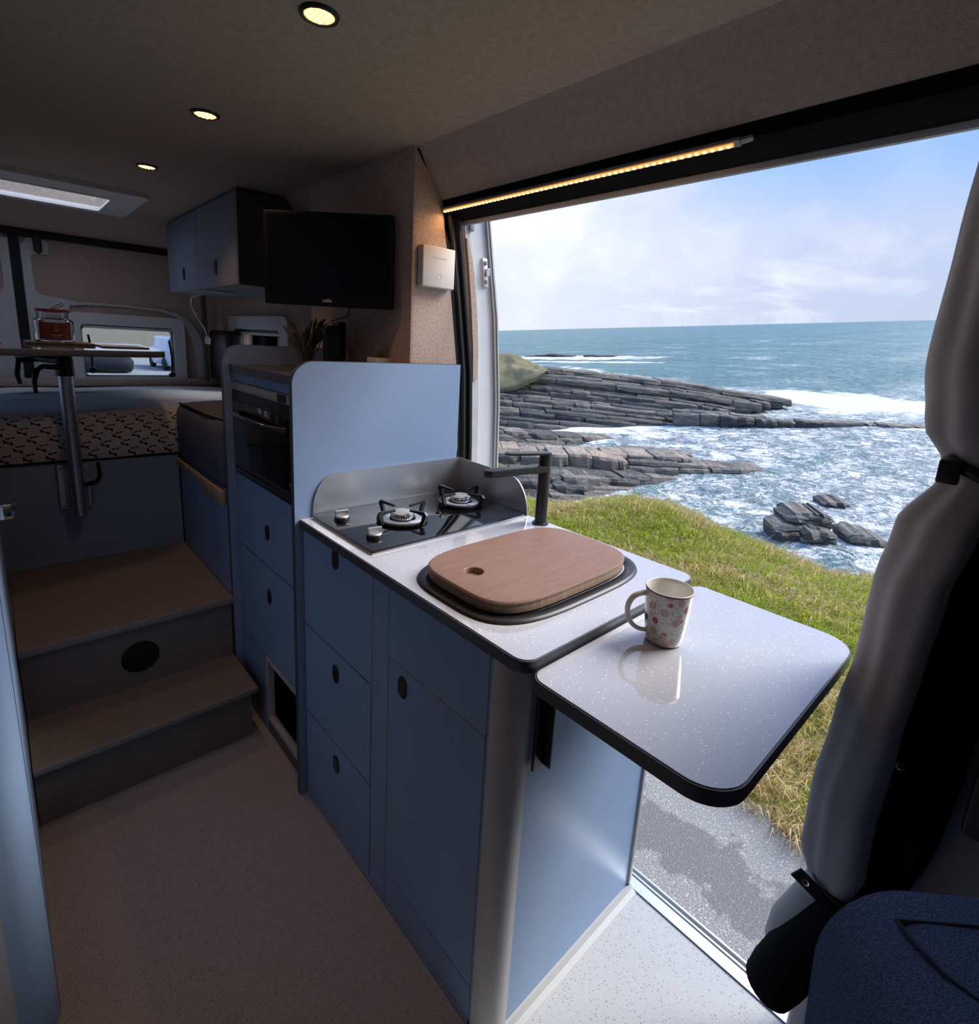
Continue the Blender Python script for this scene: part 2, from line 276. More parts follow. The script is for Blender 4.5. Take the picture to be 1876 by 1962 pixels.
def _se():
    g = G(SEA); sp = g.n('ShaderNodeSeparateXYZ'); g.l(g.o, sp.inputs[0]); x, y, z = sp.outputs
    big = g.noise(0.055, 5, 0.6); r = g.m('SQRT', g.m('ADD', g.m('MULTIPLY', x, x), g.m('MULTIPLY', y, y)))
    warp = g.n('ShaderNodeVectorMath', operation='ADD'); nv = g.n('ShaderNodeTexNoise'); nv.inputs['Scale'].default_value = 0.5; nv.inputs['Detail'].default_value = 4; g.l(g.o, nv.inputs[0])
    sc = g.n('ShaderNodeVectorMath', operation='SCALE'); g.l(nv.outputs['Color'], sc.inputs[0]); sc.inputs['Scale'].default_value = 3.2; g.l(g.o, warp.inputs[0]); g.l(sc.outputs[0], warp.inputs[1])
    def strings(scale, w, rg):
        a = g.n('ShaderNodeTexNoise'); a.inputs['Scale'].default_value = scale; a.inputs['Detail'].default_value = 7; a.inputs['Roughness'].default_value = rg; g.l(warp.outputs[0], a.inputs[0])
        return g.ramp(g.m('ABSOLUTE', g.m('SUBTRACT', a.outputs[0], 0.5)), w, 0.006)
    st = g.m('MAXIMUM', strings(0.42, 0.040, 0.62), g.m('MULTIPLY', strings(1.1, 0.045, 0.6), 0.8))
    shore = g.ramp(r, 105.0, 50.0)
    cov = g.m('ADD', g.m('MULTIPLY', shore, 0.80), g.m('MULTIPLY', g.m('SUBTRACT', big, 0.5), 2.6))
    dense = g.ramp(g.m('ADD', g.noise(0.5, 7, 0.72, warp.outputs[0]), g.m('MULTIPLY', cov, 0.20)), 0.66, 0.74)
    dense = g.m('MULTIPLY', dense, g.ramp(cov, 0.1, 0.5))
    foam = g.m('MAXIMUM', g.m('MULTIPLY', st, g.ramp(cov, 0.15, 0.6)), dense, True)
    caps = g.m('MULTIPLY', g.ramp(g.noise(0.16, 7, 0.68, g.scale(1.0, 0.4, 1, (0, 0, 0.6))), 0.66, 0.72), g.ramp(r, 420.0, 90.0))
    foam = g.m('MAXIMUM', foam, g.m('MULTIPLY', caps, 0.8), True)
    bn = g.m('MULTIPLY', g.m('SUBTRACT', g.noise(0.22, 7, 0.7), 0.5), 2.6)
    for cx_, cy_, ang_, hl_, hw_ in ((135, 110, -1.22, 30, 12), (118, 92, -1.22, 20, 3.5), (95, 84, -1.22, 13, 4), (84, 53, -2.09, 36, 3.5), (72, 18, -1.9, 16, 9), (43, 28, -0.55, 14, 3.0)):
        c_, s_ = math.cos(ang_), math.sin(ang_); dx_ = g.m('SUBTRACT', x, cx_); dy_ = g.m('SUBTRACT', y, cy_)
        a_ = g.m('DIVIDE', g.m('ADD', g.m('MULTIPLY', dx_, c_), g.m('MULTIPLY', dy_, s_)), hl_); b_ = g.m('DIVIDE', g.m('SUBTRACT', g.m('MULTIPLY', dy_, c_), g.m('MULTIPLY', dx_, s_)), hw_)
        d_ = g.m('SQRT', g.m('ADD', g.m('MULTIPLY', a_, a_), g.m('MULTIPLY', b_, b_))); foam = g.m('MAXIMUM', foam, g.ramp(g.m('ADD', d_, bn), 1.05, 0.75), True)
    deep = g.mix(g.ramp(g.noise(0.02, 4), 0.35, 0.65), (0.060, 0.165, 0.178), (0.090, 0.215, 0.218))
    near = g.mix(g.ramp(g.noise(0.12, 4), 0.35, 0.65), (0.080, 0.20, 0.210), (0.17, 0.25, 0.265))
    c = g.mix(shore, deep, near); c = g.mix(foam, c, (0.86, 0.87, 0.89)); g.l(c, g.b.inputs['Base Color'])
    g.l(g.m('ADD', 0.35, g.m('MULTIPLY', foam, 0.5)), g.b.inputs['Roughness']); g.b.inputs['Specular IOR Level'].default_value = 0.22
    h = g.m('ADD', g.noise(0.45, 7, 0.62), g.m('MULTIPLY', foam, 0.10)); h = g.m('ADD', h, g.m('MULTIPLY', g.noise(0.10, 3), 2.0)); g.bump(h, 1.0, 1.0)
_se()

# ------------------------------------------------------------------ mesh helpers
def tag(o, label=None, cat=None, group=None, kind=None):
    if label: o['label'] = label
    if cat: o['category'] = cat
    if group: o['group'] = group
    if kind: o['kind'] = kind
    return o
def link(o, parent=None):
    C.objects.link(o)
    if parent is not None:
        o.parent = parent
        if parent.type == 'EMPTY': o.matrix_parent_inverse = parent.matrix_basis.inverted()
    return o
def thing(name, label, cat, loc=(0, 0, 0), group=None, matrix=None):
    o = bpy.data.objects.new(name, None); o.empty_display_size = 0.05; C.objects.link(o)
    if matrix is not None: o.matrix_basis = matrix
    else: o.location = loc; o.matrix_basis = Matrix.Translation(loc)
    return tag(o, label, cat, group)
def mesh(name, verts, faces, mt, parent=None, smooth=False, local=False):
    me = bpy.data.meshes.new(name); me.from_pydata([tuple(v) for v in verts], [], faces); me.update()
    bm = bmesh.new(); bm.from_mesh(me); bmesh.ops.recalc_face_normals(bm, faces=bm.faces); bm.to_mesh(me); bm.free()
    if smooth: me.polygons.foreach_set('use_smooth', [True] * len(me.polygons))
    me.materials.append(mt); o = bpy.data.objects.new(name, me)
    if local:
        C.objects.link(o); o.parent = parent; return o
    return link(o, parent)
def from_bm(name, bm, mt, parent=None, smooth=False):
    me = bpy.data.meshes.new(name); bmesh.ops.recalc_face_normals(bm, faces=bm.faces); bm.to_mesh(me); bm.free()
    if smooth:
        me.polygons.foreach_set('use_smooth', [True] * len(me.polygons))
    me.materials.append(mt); return link(bpy.data.objects.new(name, me), parent)
def autosmooth(o, ang=35):
    me = o.data; me.polygons.foreach_set('use_smooth', [True] * len(me.polygons))
    bm = bmesh.new(); bm.from_mesh(me)
    for e in bm.edges:
        if len(e.link_faces) == 2 and e.calc_face_angle(0) > math.radians(ang): e.smooth = False
    bm.to_mesh(me); bm.free(); return o
def box(name, x0, x1, y0, y1, z0, z1, mt, parent=None, bevel=0.0, seg=2):
    bm = bmesh.new(); bmesh.ops.create_cube(bm, size=1)
    for v in bm.verts: v.co = Vector(((x0 + x1) / 2 + v.co.x * (x1 - x0), (y0 + y1) / 2 + v.co.y * (y1 - y0), (z0 + z1) / 2 + v.co.z * (z1 - z0)))
    if bevel: bmesh.ops.bevel(bm, geom=list(bm.edges), offset=bevel, segments=seg, affect='EDGES', profile=0.5)
    o = from_bm(name, bm, mt, parent)
    if bevel: autosmooth(o, 40)
    return o
def P3(a, b, h, ax):
    return (h, a, b) if ax == 'x' else (a, h, b) if ax == 'y' else (a, b, h)
def prism(name, poly, ax, h0, h1, mt, parent=None, bevel=0.0, seg=2, smooth=None):
    """polygon in the plane normal to ax, pushed from h0 to h1"""
    n = len(poly); v = [P3(a, b, h0, ax) for a, b in poly] + [P3(a, b, h1, ax) for a, b in poly]
    f = [list(range(n))[::-1], list(range(n, 2 * n))] + [[i, (i + 1) % n, n + (i + 1) % n, n + i] for i in range(n)]
    bm = bmesh.new(); vs = [bm.verts.new(p) for p in v]
    for q in f: bm.faces.new([vs[i] for i in q])
    if bevel:
        ed = [e for e in bm.edges if not (abs(getattr(e.verts[0].co, ax) - getattr(e.verts[1].co, ax)) > 1e-7)]
        bmesh.ops.bevel(bm, geom=ed, offset=bevel, segments=seg, affect='EDGES', profile=0.5)
    o = from_bm(name, bm, mt, parent); autosmooth(o, smooth or 32); return o
def rrect(a0, a1, b0, b1, r, n=8, rs=None):
    """rounded rectangle; rs = radii at (a0,b0),(a1,b0),(a1,b1),(a0,b1)"""
    rs = rs or (r, r, r, r); out = []
    for (ca, cb, sa, sb, st), rr in zip(((a0, b0, 1, 1, 180), (a1, b0, -1, 1, 270), (a1, b1, -1, -1, 0), (a0, b1, 1, -1, 90)), rs):
        rr = max(rr, 1e-4)
        for i in range(n + 1):
            t = math.radians(st + 90 * i / n); out.append((ca + sa * rr + rr * math.cos(t), cb + sb * rr + rr * math.sin(t)))
    return out
def supell(ca, cb, ra, rb, p=4.5, n=64):
    out = []
    for i in range(n):
        t = 2 * math.pi * i / n; c, s = math.cos(t), math.sin(t)
        out.append((ca + ra * math.copysign(abs(c) ** (2 / p), c), cb + rb * math.copysign(abs(s) ** (2 / p), s)))
    return out
def ringplate(name, outer, inner, ax, h0, h1, mt, parent=None, bevel=0.0):
    n = len(outer); assert n == len(inner)
    v = [P3(a, b, h, ax) for h in (h0, h1) for L_ in (outer, inner) for a, b in L_]
    f = []
    for i in range(n):
        j = (i + 1) % n
        f += [[i, j, n + j, n + i], [2 * n + i, 3 * n + i, 3 * n + j, 2 * n + j], [i, 2 * n + i, 2 * n + j, j], [n + i, n + j, 3 * n + j, 3 * n + i]]
    o = mesh(name, v, f, mt, parent); autosmooth(o, 32); return o
def tube(name, pts, r, mt, parent=None, n=10, closed=False, smooth=True, flat=1.0):
    pts = [Vector(p) for p in pts]; N_ = len(pts); rs = r if isinstance(r, (list, tuple)) else [r] * N_
    v = []; f = []; up = None
    for i, p in enumerate(pts):
        t = (pts[(i + 1) % N_] - pts[i - 1]) if closed or 0 < i < N_ - 1 else (pts[1] - pts[0] if i == 0 else pts[-1] - pts[-2])
        t = t.normalized()
        if up is None: up = t.orthogonal().normalized()
        up = (up - t * up.dot(t)).normalized(); bi = t.cross(up)
        for k in range(n):
            a = 2 * math.pi * k / n; v.append(p + up * math.cos(a) * rs[i] + bi * math.sin(a) * rs[i] * flat)
    for i in range(N_ if closed else N_ - 1):
        for k in range(n):
            f.append([i * n + k, i * n + (k + 1) % n, ((i + 1) % N_) * n + (k + 1) % n, ((i + 1) % N_) * n + k])
    if not closed: f += [list(range(n))[::-1], [(N_ - 1) * n + k for k in range(n)]]
    o = mesh(name, v, f, mt, parent, smooth=smooth)
    return autosmooth(o, 50) if smooth else o
def lathe(name, prof, c, mt, parent=None, n=36, ax='z', ang=40):
    v = []; f = []; K = len(prof)
    for i in range(n):
        a = 2 * math.pi * i / n
        for r, h in prof:
            q = (r * math.cos(a), r * math.sin(a), h)
            v.append((c[0] + q[0], c[1] + q[1], c[2] + q[2]) if ax == 'z' else (c[0] + q[0], c[1] + q[2], c[2] + q[1]) if ax == 'y' else (c[0] + q[2], c[1] + q[0], c[2] + q[1]))
    for i in range(n):
        j = (i + 1) % n
        for k in range(K - 1):
            f.append([i * K + k, j * K + k, j * K + k + 1, i * K + k + 1])
    bm = bmesh.new(); vs = [bm.verts.new(p) for p in v]
    for q in f:
        try: bm.faces.new([vs[i] for i in q])
        except ValueError: pass
    bmesh.ops.remove_doubles(bm, verts=bm.verts, dist=1e-6)
    o = from_bm(name, bm, mt, parent); return autosmooth(o, ang)
def bar(name, a, b, w, h, mt, parent=None, up=(0, 0, 1), bevel=0.0):
    """rectangular bar from a to b, width w across, height h along up"""
    a, b = Vector(a), Vector(b); t = (b - a).normalized(); u = Vector(up); u = (u - t * u.dot(t)).normalized(); s = t.cross(u)
    bm = bmesh.new(); vs = [bm.verts.new(p + s * i * w / 2 + u * j * h / 2) for p in (a, b) for i, j in ((-1, -1), (1, -1), (1, 1), (-1, 1))]
    for q in ([3, 2, 1, 0], [4, 5, 6, 7], [0, 1, 5, 4], [1, 2, 6, 5], [2, 3, 7, 6], [3, 0, 4, 7]): bm.faces.new([vs[i] for i in q])
    if bevel: bmesh.ops.bevel(bm, geom=list(bm.edges), offset=bevel, segments=2, affect='EDGES', profile=0.5)
    return from_bm(name, bm, mt, parent)
def stadium(ca, cb, w, h, n=8):
    return rrect(ca - w / 2, ca + w / 2, cb - h / 2, cb + h / 2, min(w, h) / 2 * 0.98, n)
def ray(u, v): return RC.T @ np.array([(u - PX) / F, (v - PY) / F, 1.0])
def textmesh(name, body, size, matrix, mt, parent, extrude=0.0004):
    cu = bpy.data.curves.new(name, 'FONT'); cu.body = body; cu.size = size; cu.extrude = extrude; cu.align_x = 'CENTER'; cu.align_y = 'CENTER'; cu.resolution_u = 3
    t = bpy.data.objects.new(name + '_tmp', cu); C.objects.link(t); bpy.context.view_layer.update()
    me = bpy.data.meshes.new_from_object(t.evaluated_get(bpy.context.evaluated_depsgraph_get())); bpy.data.objects.remove(t); bpy.data.curves.remove(cu)
    me.transform(matrix); me.materials.clear(); me.materials.append(mt); return link(bpy.data.objects.new(name, me), parent)
def struct(o): o['kind'] = 'structure'; return o

# ------------------------------------------------------------------ van shell
CZ = 1.95                                   # ceiling height
struct(box('floor', -0.74, 1.122, -1.3, 3.86, -0.05, 0.0, FLOORM))
rl = (-0.22, 0.475, 2.97, 3.35)             # roof light hole
struct(ringplate('ceiling', rrect(-0.76, 0.985, -1.3, 3.46, 0.0005, 4), rrect(*rl, 0.03, 4), 'z', CZ, CZ + 0.05, CEIL))
wl = struct(ringplate('wall_left', rrect(-1.3, 3.90, -0.05, 2.02, 0.0005, 4), rrect(2.55, 3.45, 1.05, 1.50, 0.05, 4), 'x', -0.80, -0.74, CARPET))
sw3 = struct(ringplate('added_window', rrect(2.48, 3.52, 0.98, 1.57, 0.05, 6), rrect(2.57, 3.43, 1.07, 1.48, 0.03, 6), 'x', -0.74, -0.715, WHITEPL))  # unseen side window, added to bring more daylight into the rear
box('window_pane', -0.775, -0.770, 2.54, 3.46, 1.04, 1.51, GLASS, sw3)
struct(box('light_block_front', -0.80, 1.25, -1.36, -1.30, -0.05, 2.02, PILLAR))  # added closure behind the camera, stops sky light flooding in from the cab
# rear side wall behind the tall cabinet, with the side window cut out
w2 = (2.70, 3.42, 1.10, 1.415)
struct(ringplate('wall_right', rrect(1.46, 3.86, -0.05, 2.02, 0.0005, 4), rrect(*w2, 0.05, 4), 'x', 1.10, 1.17, CARPET))
struct(prism('trim_1', [(0.955, CZ + 0.03), (1.10, CZ + 0.03), (1.10, 1.70), (1.085, 1.72), (1.03, 1.86), (0.955, CZ)], 'y', 1.40, 3.86, CEIL))   # roof curve at the back
# slope above the door, header and black recess
struct(prism('wall_header', [(0.962, CZ + 0.04), (0.962, CZ), (0.975, CZ - 0.012), (1.06, 1.822), (1.075, 1.826), (1.20, 1.90), (1.20, CZ + 0.04)], 'y', -1.3, 1.398, CEIL))
struct(prism('trim_2', [(1.058, 1.823), (1.066, 1.800), (1.078, 1.796), (1.150, 1.782), (1.165, 1.785), (1.17, 1.90), (1.08, 1.90)], 'y', -1.3, 1.42, DARKFAB))
struct(prism('trim_3', [(1.150, 1.7815), (1.155, 1.772), (1.166, 1.772), (1.172, 1.79), (1.172, 1.80), (1.150, 1.80)], 'y', -1.3, 1.42, SEAM))
struct(box('wall_door_front', 1.14, 1.20, -1.3, 0.10, -0.05, 1.90, PILLAR, bevel=0.01))
struct(prism('trim_4', rrect(1.105, 1.165, 0.095, 0.150, 0.008, 4), 'z', -0.02, 0.42, GREYTRIM))
# rear header above the rear doors
hp = [(3.40, CZ + 0.03), (3.40, CZ), (3.47, 1.952), (3.56, 1.925), (3.64, 1.885), (3.70, 1.862), (3.79, 1.852), (3.86, 1.852), (3.86, CZ + 0.06)]
struct(prism('wall_rear', hp, 'x', -0.76, 1.12, CARPET))
struct(box('trim_5', -0.76, 1.10, 3.775, 3.86, 1.815, 1.853, RUBBER))
struct(box('trim_6', -0.76, 1.09, 3.68, 3.80, 1.055, 1.093, CARPET, bevel=0.008))           # ledge behind the bed
struct(box('wall_rear_sill', -0.76, 1.12, 3.80, 3.86, -0.05, 1.075, CARPET))
# sill at the sliding door
sill = struct(box('trim_7', 1.121, 1.150, 0.10, 1.46, -0.05, 0.004, ALU))
for i, (a, b, hh) in enumerate(((1.150, 1.156, -0.006), (1.156, 1.161, 0.004), (1.161, 1.172, -0.008), (1.172, 1.177, 0.004))):
    box('sill_rib', a, b, 0.10, 1.46, -0.05, hh, SEAM if i % 2 == 0 else ALU, sill)
for yy in (0.19, 0.62, 1.05):
    lathe('screw', [(0, 0.0015), (0.003, 0.0012), (0.0036, 0)], (1.135, yy, 0.004), CHROME, sill, 12)
# rear doors
def rear_door(n, x0, x1, side):
    d = struct(thing('door_%d' % n, None, None, (0.5 * (x0 + x1), 3.82, 0.5)))
    if side > 0:
        hole = rrect(0.384, 0.84, 1.100, 1.392, 0.02, 5)
        ringplate('carpet_lining_panel', rrect(x0, x1, 1.07, 1.815, 0.003, 5), hole, 'y', 3.80, 3.84, CARPET, d)
        # painted inner skin
        prism('painted_skin', [(0.168, 1.07), (0.335, 1.07), (0.335, 1.455), (0.35, 1.49), (0.40, 1.503), (0.34, 1.52), (0.235, 1.528), (0.208, 1.55), (0.203, 1.72), (0.215, 1.735), (0.275, 1.735), (0.285, 1.745), (0.285, 1.80), (0.27, 1.812), (0.20, 1.812), (0.168, 1.77)], 'y', 3.785, 3.80, GREYP, d, 0.003)
        pts = [(0.36, 1.49), (0.42, 1.505), (0.60, 1.506), (0.78, 1.498), (0.87, 1.475), (0.93, 1.425), (0.965, 1.35), (0.985, 1.25), (0.995, 1.07)]
        outp, inp = [], []
        for i, (a, b) in enumerate(pts):
            q = pts[min(i + 1, len(pts) - 1)]; p = pts[max(i - 1, 0)]; t = Vector((q[0] - p[0], q[1] - p[1])).normalized(); nn = Vector((-t.y, t.x)); w = 0.006 + 0.022 * min(1, max(0, (i - 3) / 3))
            outp.append((a + nn.x * w, b + nn.y * w)); inp.append((a - nn.x * w, b - nn.y * w))
        prism('window_arch', outp + inp[::-1], 'y', 3.783, 3.80, GREYP, d, 0.002)
        w = ringplate('window_frame', rrect(0.334, 0.90, 1.07, 1.455, 0.03, 5), rrect(0.384, 0.84, 1.100, 1.392, 0.02, 5), 'y', 3.765, 3.80, WHITEPL, d)
        ringplate('window_gasket', rrect(0.384, 0.84, 1.10, 1.392, 0.02, 5), rrect(0.392, 0.832, 1.108, 1.375, 0.02, 5), 'y', 3.80, 3.83, SEAM, w)
        box('window_pane', 0.388, 0.836, 3.832, 3.838, 1.10, 1.392, GLASS, d)
        box('blind_cassette', 0.395, 0.83, 3.775, 3.80, 1.372, 1.388, WHITEPL, w, 0.003)
        for xs, z0, z1 in ((0.418, 1.15, 1.335), (0.818, 1.12, 1.32)):
            tube('window_stay', [(xs, 3.80, z1), (xs + 0.008, 3.79, (z0 + z1) / 2), (xs + 0.004, 3.795, z0)], 0.006, BLACK, w, 8)
            lathe('stay_knob', [(0, -0.012), (0.018, -0.01), (0.02, 0.01), (0, 0.012)], (xs + 0.004, 3.79, z0 - 0.012), BLACK, w, 14, 'y')
        la = box('latch', 0.222, 0.256, 3.755, 3.785, 1.745, 1.84, BLACK, d, 0.006)
        box('latch_hook', 0.230, 0.248, 3.745, 3.77, 1.735, 1.775, BLACKSAT, la, 0.004)
        for xs, zz in ((0.198, 1.795), (0.268, 1.80), (0.268, 1.765), (0.19, 1.755)):
            lathe('bolt', [(0, 0.005), (0.009, 0.004), (0.010, 0)], (xs, 3.785, zz), SEAM if zz > 1.76 else BLACK, d, 10, 'y').data.transform(Matrix.Identity(4))
    else:
        ringplate('carpet_lining_panel', rrect(x0, x1, 1.07, 1.815, 0.003, 5), rrect(-0.61, -0.15, 1.10, 1.39, 0.02, 5), 'y', 3.80, 3.84, CARPET, d)
        prism('painted_skin', [(0.125, 1.07), (0.125, 1.80), (0.03, 1.80), (0.03, 1.74), (0.075, 1.72), (0.092, 1.68), (0.092, 1.56), (0.075, 1.53), (-0.05, 1.52), (-0.10, 1.45), (-0.10, 1.07)], 'y', 3.785, 3.80, GREYP, d, 0.003)
        ringplate('window_frame', rrect(-0.66, -0.10, 1.07, 1.45, 0.03, 5), rrect(-0.61, -0.15, 1.10, 1.39, 0.02, 5), 'y', 3.77, 3.80, WHITEPL, d)
        box('window_pane', -0.62, -0.14, 3.832, 3.838, 1.09, 1.40, GLASS, d)
    return d
rear_door(1, 0.165, 1.10, 1); rear_door(2, -0.76, 0.128, -1)
struct(box('trim_8', 0.127, 0.167, 3.79, 3.85, 1.07, 1.815, RUBBER))
# side window frame and pane
sw = struct(ringplate('window_1', rrect(2.62, 3.50, 1.03, 1.485, 0.05, 6), rrect(2.72, 3.40, 1.12, 1.415, 0.03, 6), 'x', 1.072, 1.10, WHITEPL))
ringplate('window_gasket', rrect(2.72, 3.40, 1.12, 1.415, 0.03, 6), rrect(2.735, 3.385, 1.135, 1.40, 0.03, 6), 'x', 1.082, 1.12, BLACK, sw)
box('window_pane', 1.15, 1.156, 2.70, 3.42, 1.10, 1.41, GLASS, sw)
box('blind_cassette', 1.085, 1.10, 2.73, 3.39, 1.385, 1.405, WHITEPL, sw, 0.003)
# roof light
rf = struct(ringplate('window_2', rrect(-0.32, 0.572, 2.82, 3.42, 0.03, 6), rrect(-0.21, 0.465, 2.975, 3.345, 0.02, 6), 'z', CZ - 0.018, CZ, WHITEPL))
ringplate('flyscreen_rail', rrect(-0.213, 0.468, 2.972, 3.348, 0.02, 6), rrect(-0.200, 0.455, 2.985, 3.335, 0.02, 6), 'z', CZ - 0.022, CZ - 0.012, PAPER, rf)
dome = lathe('roof_dome', [(0, 0.10), (0.25, 0.085), (0.42, 0.05), (0.5, 0.0)], (0, 0, 0), SKYPANE, rf, 40)
dome.data.transform(Matrix.Translation((0.128, 3.16, CZ + 0.05)) @ Matrix.Diagonal((0.86, 0.56, 1.0, 1)))
# black door seal, following the curve of the body
def frame_strip(name, pts, w, y0, y1, mt, parent=None):
    L_ = [(x, z) for x, z in pts]; R_ = [(x + w_, z) for (x, z), w_ in zip(pts, w)]
    return prism(name, L_ + R_[::-1], 'y', y0, y1, mt, parent)
bp = [(1.168, -0.03), (1.171, 0.5), (1.168, 0.9), (1.163, 1.05), (1.149, 1.30), (1.118, 1.50), (1.088, 1.68), (1.062, 1.80)]
seal = struct(frame_strip('trim_9', bp, [0.066] * 8, 1.400, 1.455, RUBBER))
tube('seal_bead', [(x + 0.022, 1.398, z) for x, z in bp], 0.008, BLACK, seal, 8)
tube('seal_bead', [(x + 0.048, 1.399, z) for x, z in bp], 0.007, DARKFAB, seal, 8)
# corner column between tall cabinet and door
col_ = struct(prism('wall_column', [(0.955, 1.0), (1.162, 1.0), (1.163, 1.05), (1.147, 1.30), (1.116, 1.50), (1.086, 1.68), (1.062, 1.805), (0.976, CZ), (0.955, CZ)], 'y', 1.400, 2.10, CARPET, bevel=0.006))

# ------------------------------------------------------------------ sliding door pushed back outside
sd = struct(thing('door_3', None, None, (1.3, 1.5, -0.4)))
dp = [(1.243, -0.30), (1.252, 0.3), (1.252, 0.9), (1.240, 1.20), (1.216, 1.50), (1.190, 1.68), (1.168, 1.83)]
frame_strip('door_skin', dp, [0.155, 0.155, 0.152, 0.150, 0.140, 0.130, 0.122], 1.44, 2.75, WHITEP, sd)
frame_strip('door_recess', [(x + 0.004, z) for x, z in dp], [0.036] * 5 + [0.03, 0.012], 1.434, 1.44, GREYP, sd)
frame_strip('door_edge_seal', [(x + w, z) for (x, z), w in zip(dp, (0.125, 0.125, 0.122, 0.120, 0.112, 0.104, 0.098))], [0.008] * 7, 1.430, 1.44, SEAM, sd)
frame_strip('door_edge_bead', [(x + w, z) for (x, z), w in zip(dp, (0.14, 0.14, 0.137, 0.135, 0.126, 0.116, 0.110))], [0.006] * 7, 1.428, 1.44, GREYP, sd)
frame_strip('door_lining', [(1.240, 1.28), (1.234, 1.38), (1.216, 1.53), (1.196, 1.66), (1.182, 1.74)], [0.020, 0.024, 0.024, 0.020, 0.006], 1.424, 1.434, CARPET, sd)
lp = prism('latch_plate', [(1.276, 1.598), (1.296, 1.598), (1.284, 1.690), (1.264, 1.690)], 'y', 1.432, 1.44, STEEL, sd, 0.001)
for zz, xx in ((1.615, 1.283), (1.675, 1.276)): lathe('latch_bolt', [(0, -0.008), (0.006, -0.007), (0.008, 0)], (xx, 1.432, zz), SEAM, lp, 10, 'y')
box('striker', 1.278, 1.288, 1.418, 1.434, 1.632, 1.658, CHROME, lp, 0.003)
box('hinge_bracket', 1.196, 1.216, 1.425, 1.44, 1.765, 1.80, SEAM, sd, 0.003)

# ------------------------------------------------------------------ lamps of the van
def downlight(x, y, label):
    t = thing('downlight', label, 'lamp', (x, y, CZ), 'ceiling downlights')
    lathe('bezel', [(0.026, -0.004), (0.0285, -0.006), (0.033, -0.0045), (0.035, 0.0), (0.026, 0.0)], (x, y, CZ), BLACKSAT, t, 36)
    le = lathe('lens', [(0, -0.003), (0.0265, -0.003), (0.0265, 0)], (x, y, CZ), LENSGLOW, t, 32)
    k = 0; first = None
    for i in range(-2, 3):
        for j in range(-2, 3):
            if i * i + j * j > 5: continue
            if first is None:
                first = lathe('led', [(0, -0.0025), (0.002, -0.0018), (0.0027, 0)], (0, 0, 0), LEDWARM, le, 8); first.location = (x + i * 0.0095, y + j * 0.0095, CZ - 0.003)
            else:
                o = first.copy(); C.objects.link(o); o.location = (x + i * 0.0095, y + j * 0.0095, CZ - 0.003)
    ld = bpy.data.lights.new('downlight_beam', 'SPOT'); ld.energy = 2.6; ld.color = (1.0, 0.54, 0.30); ld.spot_size = math.radians(120); ld.spot_blend = 0.6; ld.shadow_soft_size = 0.026
    lo = bpy.data.objects.new('downlight_beam', ld); C.objects.link(lo); lo.parent = t; lo.location = (0, 0, -0.012)
downlight(0.484, 1.013, 'lit round downlight in the ceiling over the hob and worktop')
downlight(0.477, 1.664, 'lit round downlight in the ceiling in front of the television')
downlight(0.473, 2.346, 'lit round downlight in the ceiling beside the roof light')
t = thing('led_strip_light', 'lit warm LED strip light under the header above the sliding door', 'lamp', (1.066, 0.95, 1.80))
bar('housing', (1.064, 1.392, 1.797), (1.064, 0.500, 1.797), 0.016, 0.008, SEAM, t, (0.5, 0, 1), 0.001)
bar('lens', (1.0605, 1.390, 1.7925), (1.0605, 0.512, 1.7925), 0.007, 0.004, LEDGLOW, t, (0.5, 0, 1))
bar('end_cap', (1.064, 0.500, 1.797), (1.064, 0.478, 1.799), 0.012, 0.008, SEAM, t, (0.5, 0, 1), 0.003)
led0 = None
for i in range(56):
    yy = 1.385 - i * (1.385 - 0.520) / 55
    if led0 is None:
        led0 = mesh('led', [(-.003, -.0035, 0), (.003, -.0035, 0), (.003, .0035, 0), (-.003, .0035, 0), (-.002, -.0025, -.002), (.002, -.0025, -.002), (.002, .0025, -.002), (-.002, .0025, -.002)], [[0, 1, 2, 3], [4, 7, 6, 5], [0, 4, 5, 1], [1, 5, 6, 2], [2, 6, 7, 3], [3, 7, 4, 0]], LEDWARM, t); o = led0
    else: o = led0.copy(); C.objects.link(o)
    o.location = (1.0595, yy, 1.7902)
ad = bpy.data.lights.new('strip_glow', 'AREA'); ad.shape = 'RECTANGLE'; ad.size = 0.87; ad.size_y = 0.008; ad.energy = 0.7; ad.color = (1.0, 0.52, 0.2)
ao = bpy.data.objects.new('strip_glow', ad); C.objects.link(ao); ao.parent = t; ao.location = (-0.008, 0.0, -0.014); ao.rotation_euler = (0, 0, math.pi / 2)

# ------------------------------------------------------------------ kitchen base unit
def pull(parent, x, y, z, w=0.030, h=0.052, ax='x', s=-1):
    """oval push-lock set in a front"""
    if ax == 'x':
        o = prism('finger_pull', stadium(y, z, w, h), 'x', x, x + s * 0.003, BLACK, parent, 0.001)
        prism('pull_recess', stadium(y, z, w * 0.62, h * 0.74), 'x', x + s * 0.003, x + s * 0.0036, GLASSBLK, o)
    return o
XF = 0.594
k = thing('kitchen_cabinet', 'blue base cabinet under the speckled worktop, with drawers and a door', 'cabinet', (0.85, 0.96, 0))
box('carcass', XF + 0.016, 1.105, 0.60, 1.373, 0.004, 0.874, PLY, k)
def front(name, y0, y1, z0, z1, mt=BLUE, x=XF, dep=0.016, par=None):
    return box(name, x, x + dep, y0, y1, z0, z1, mt, par or k, 0.0008, 1)
front('plinth', 0.60, 1.373, 0.004, 0.020)
for z0, z1, pz in ((0.587, 0.873, 0.846), (0.302, 0.583, 0.520), (0.022, 0.298, 0.238)):
    pull(front('drawer', 1.001, 1.372, z0, z1), XF, 1.180, pz)
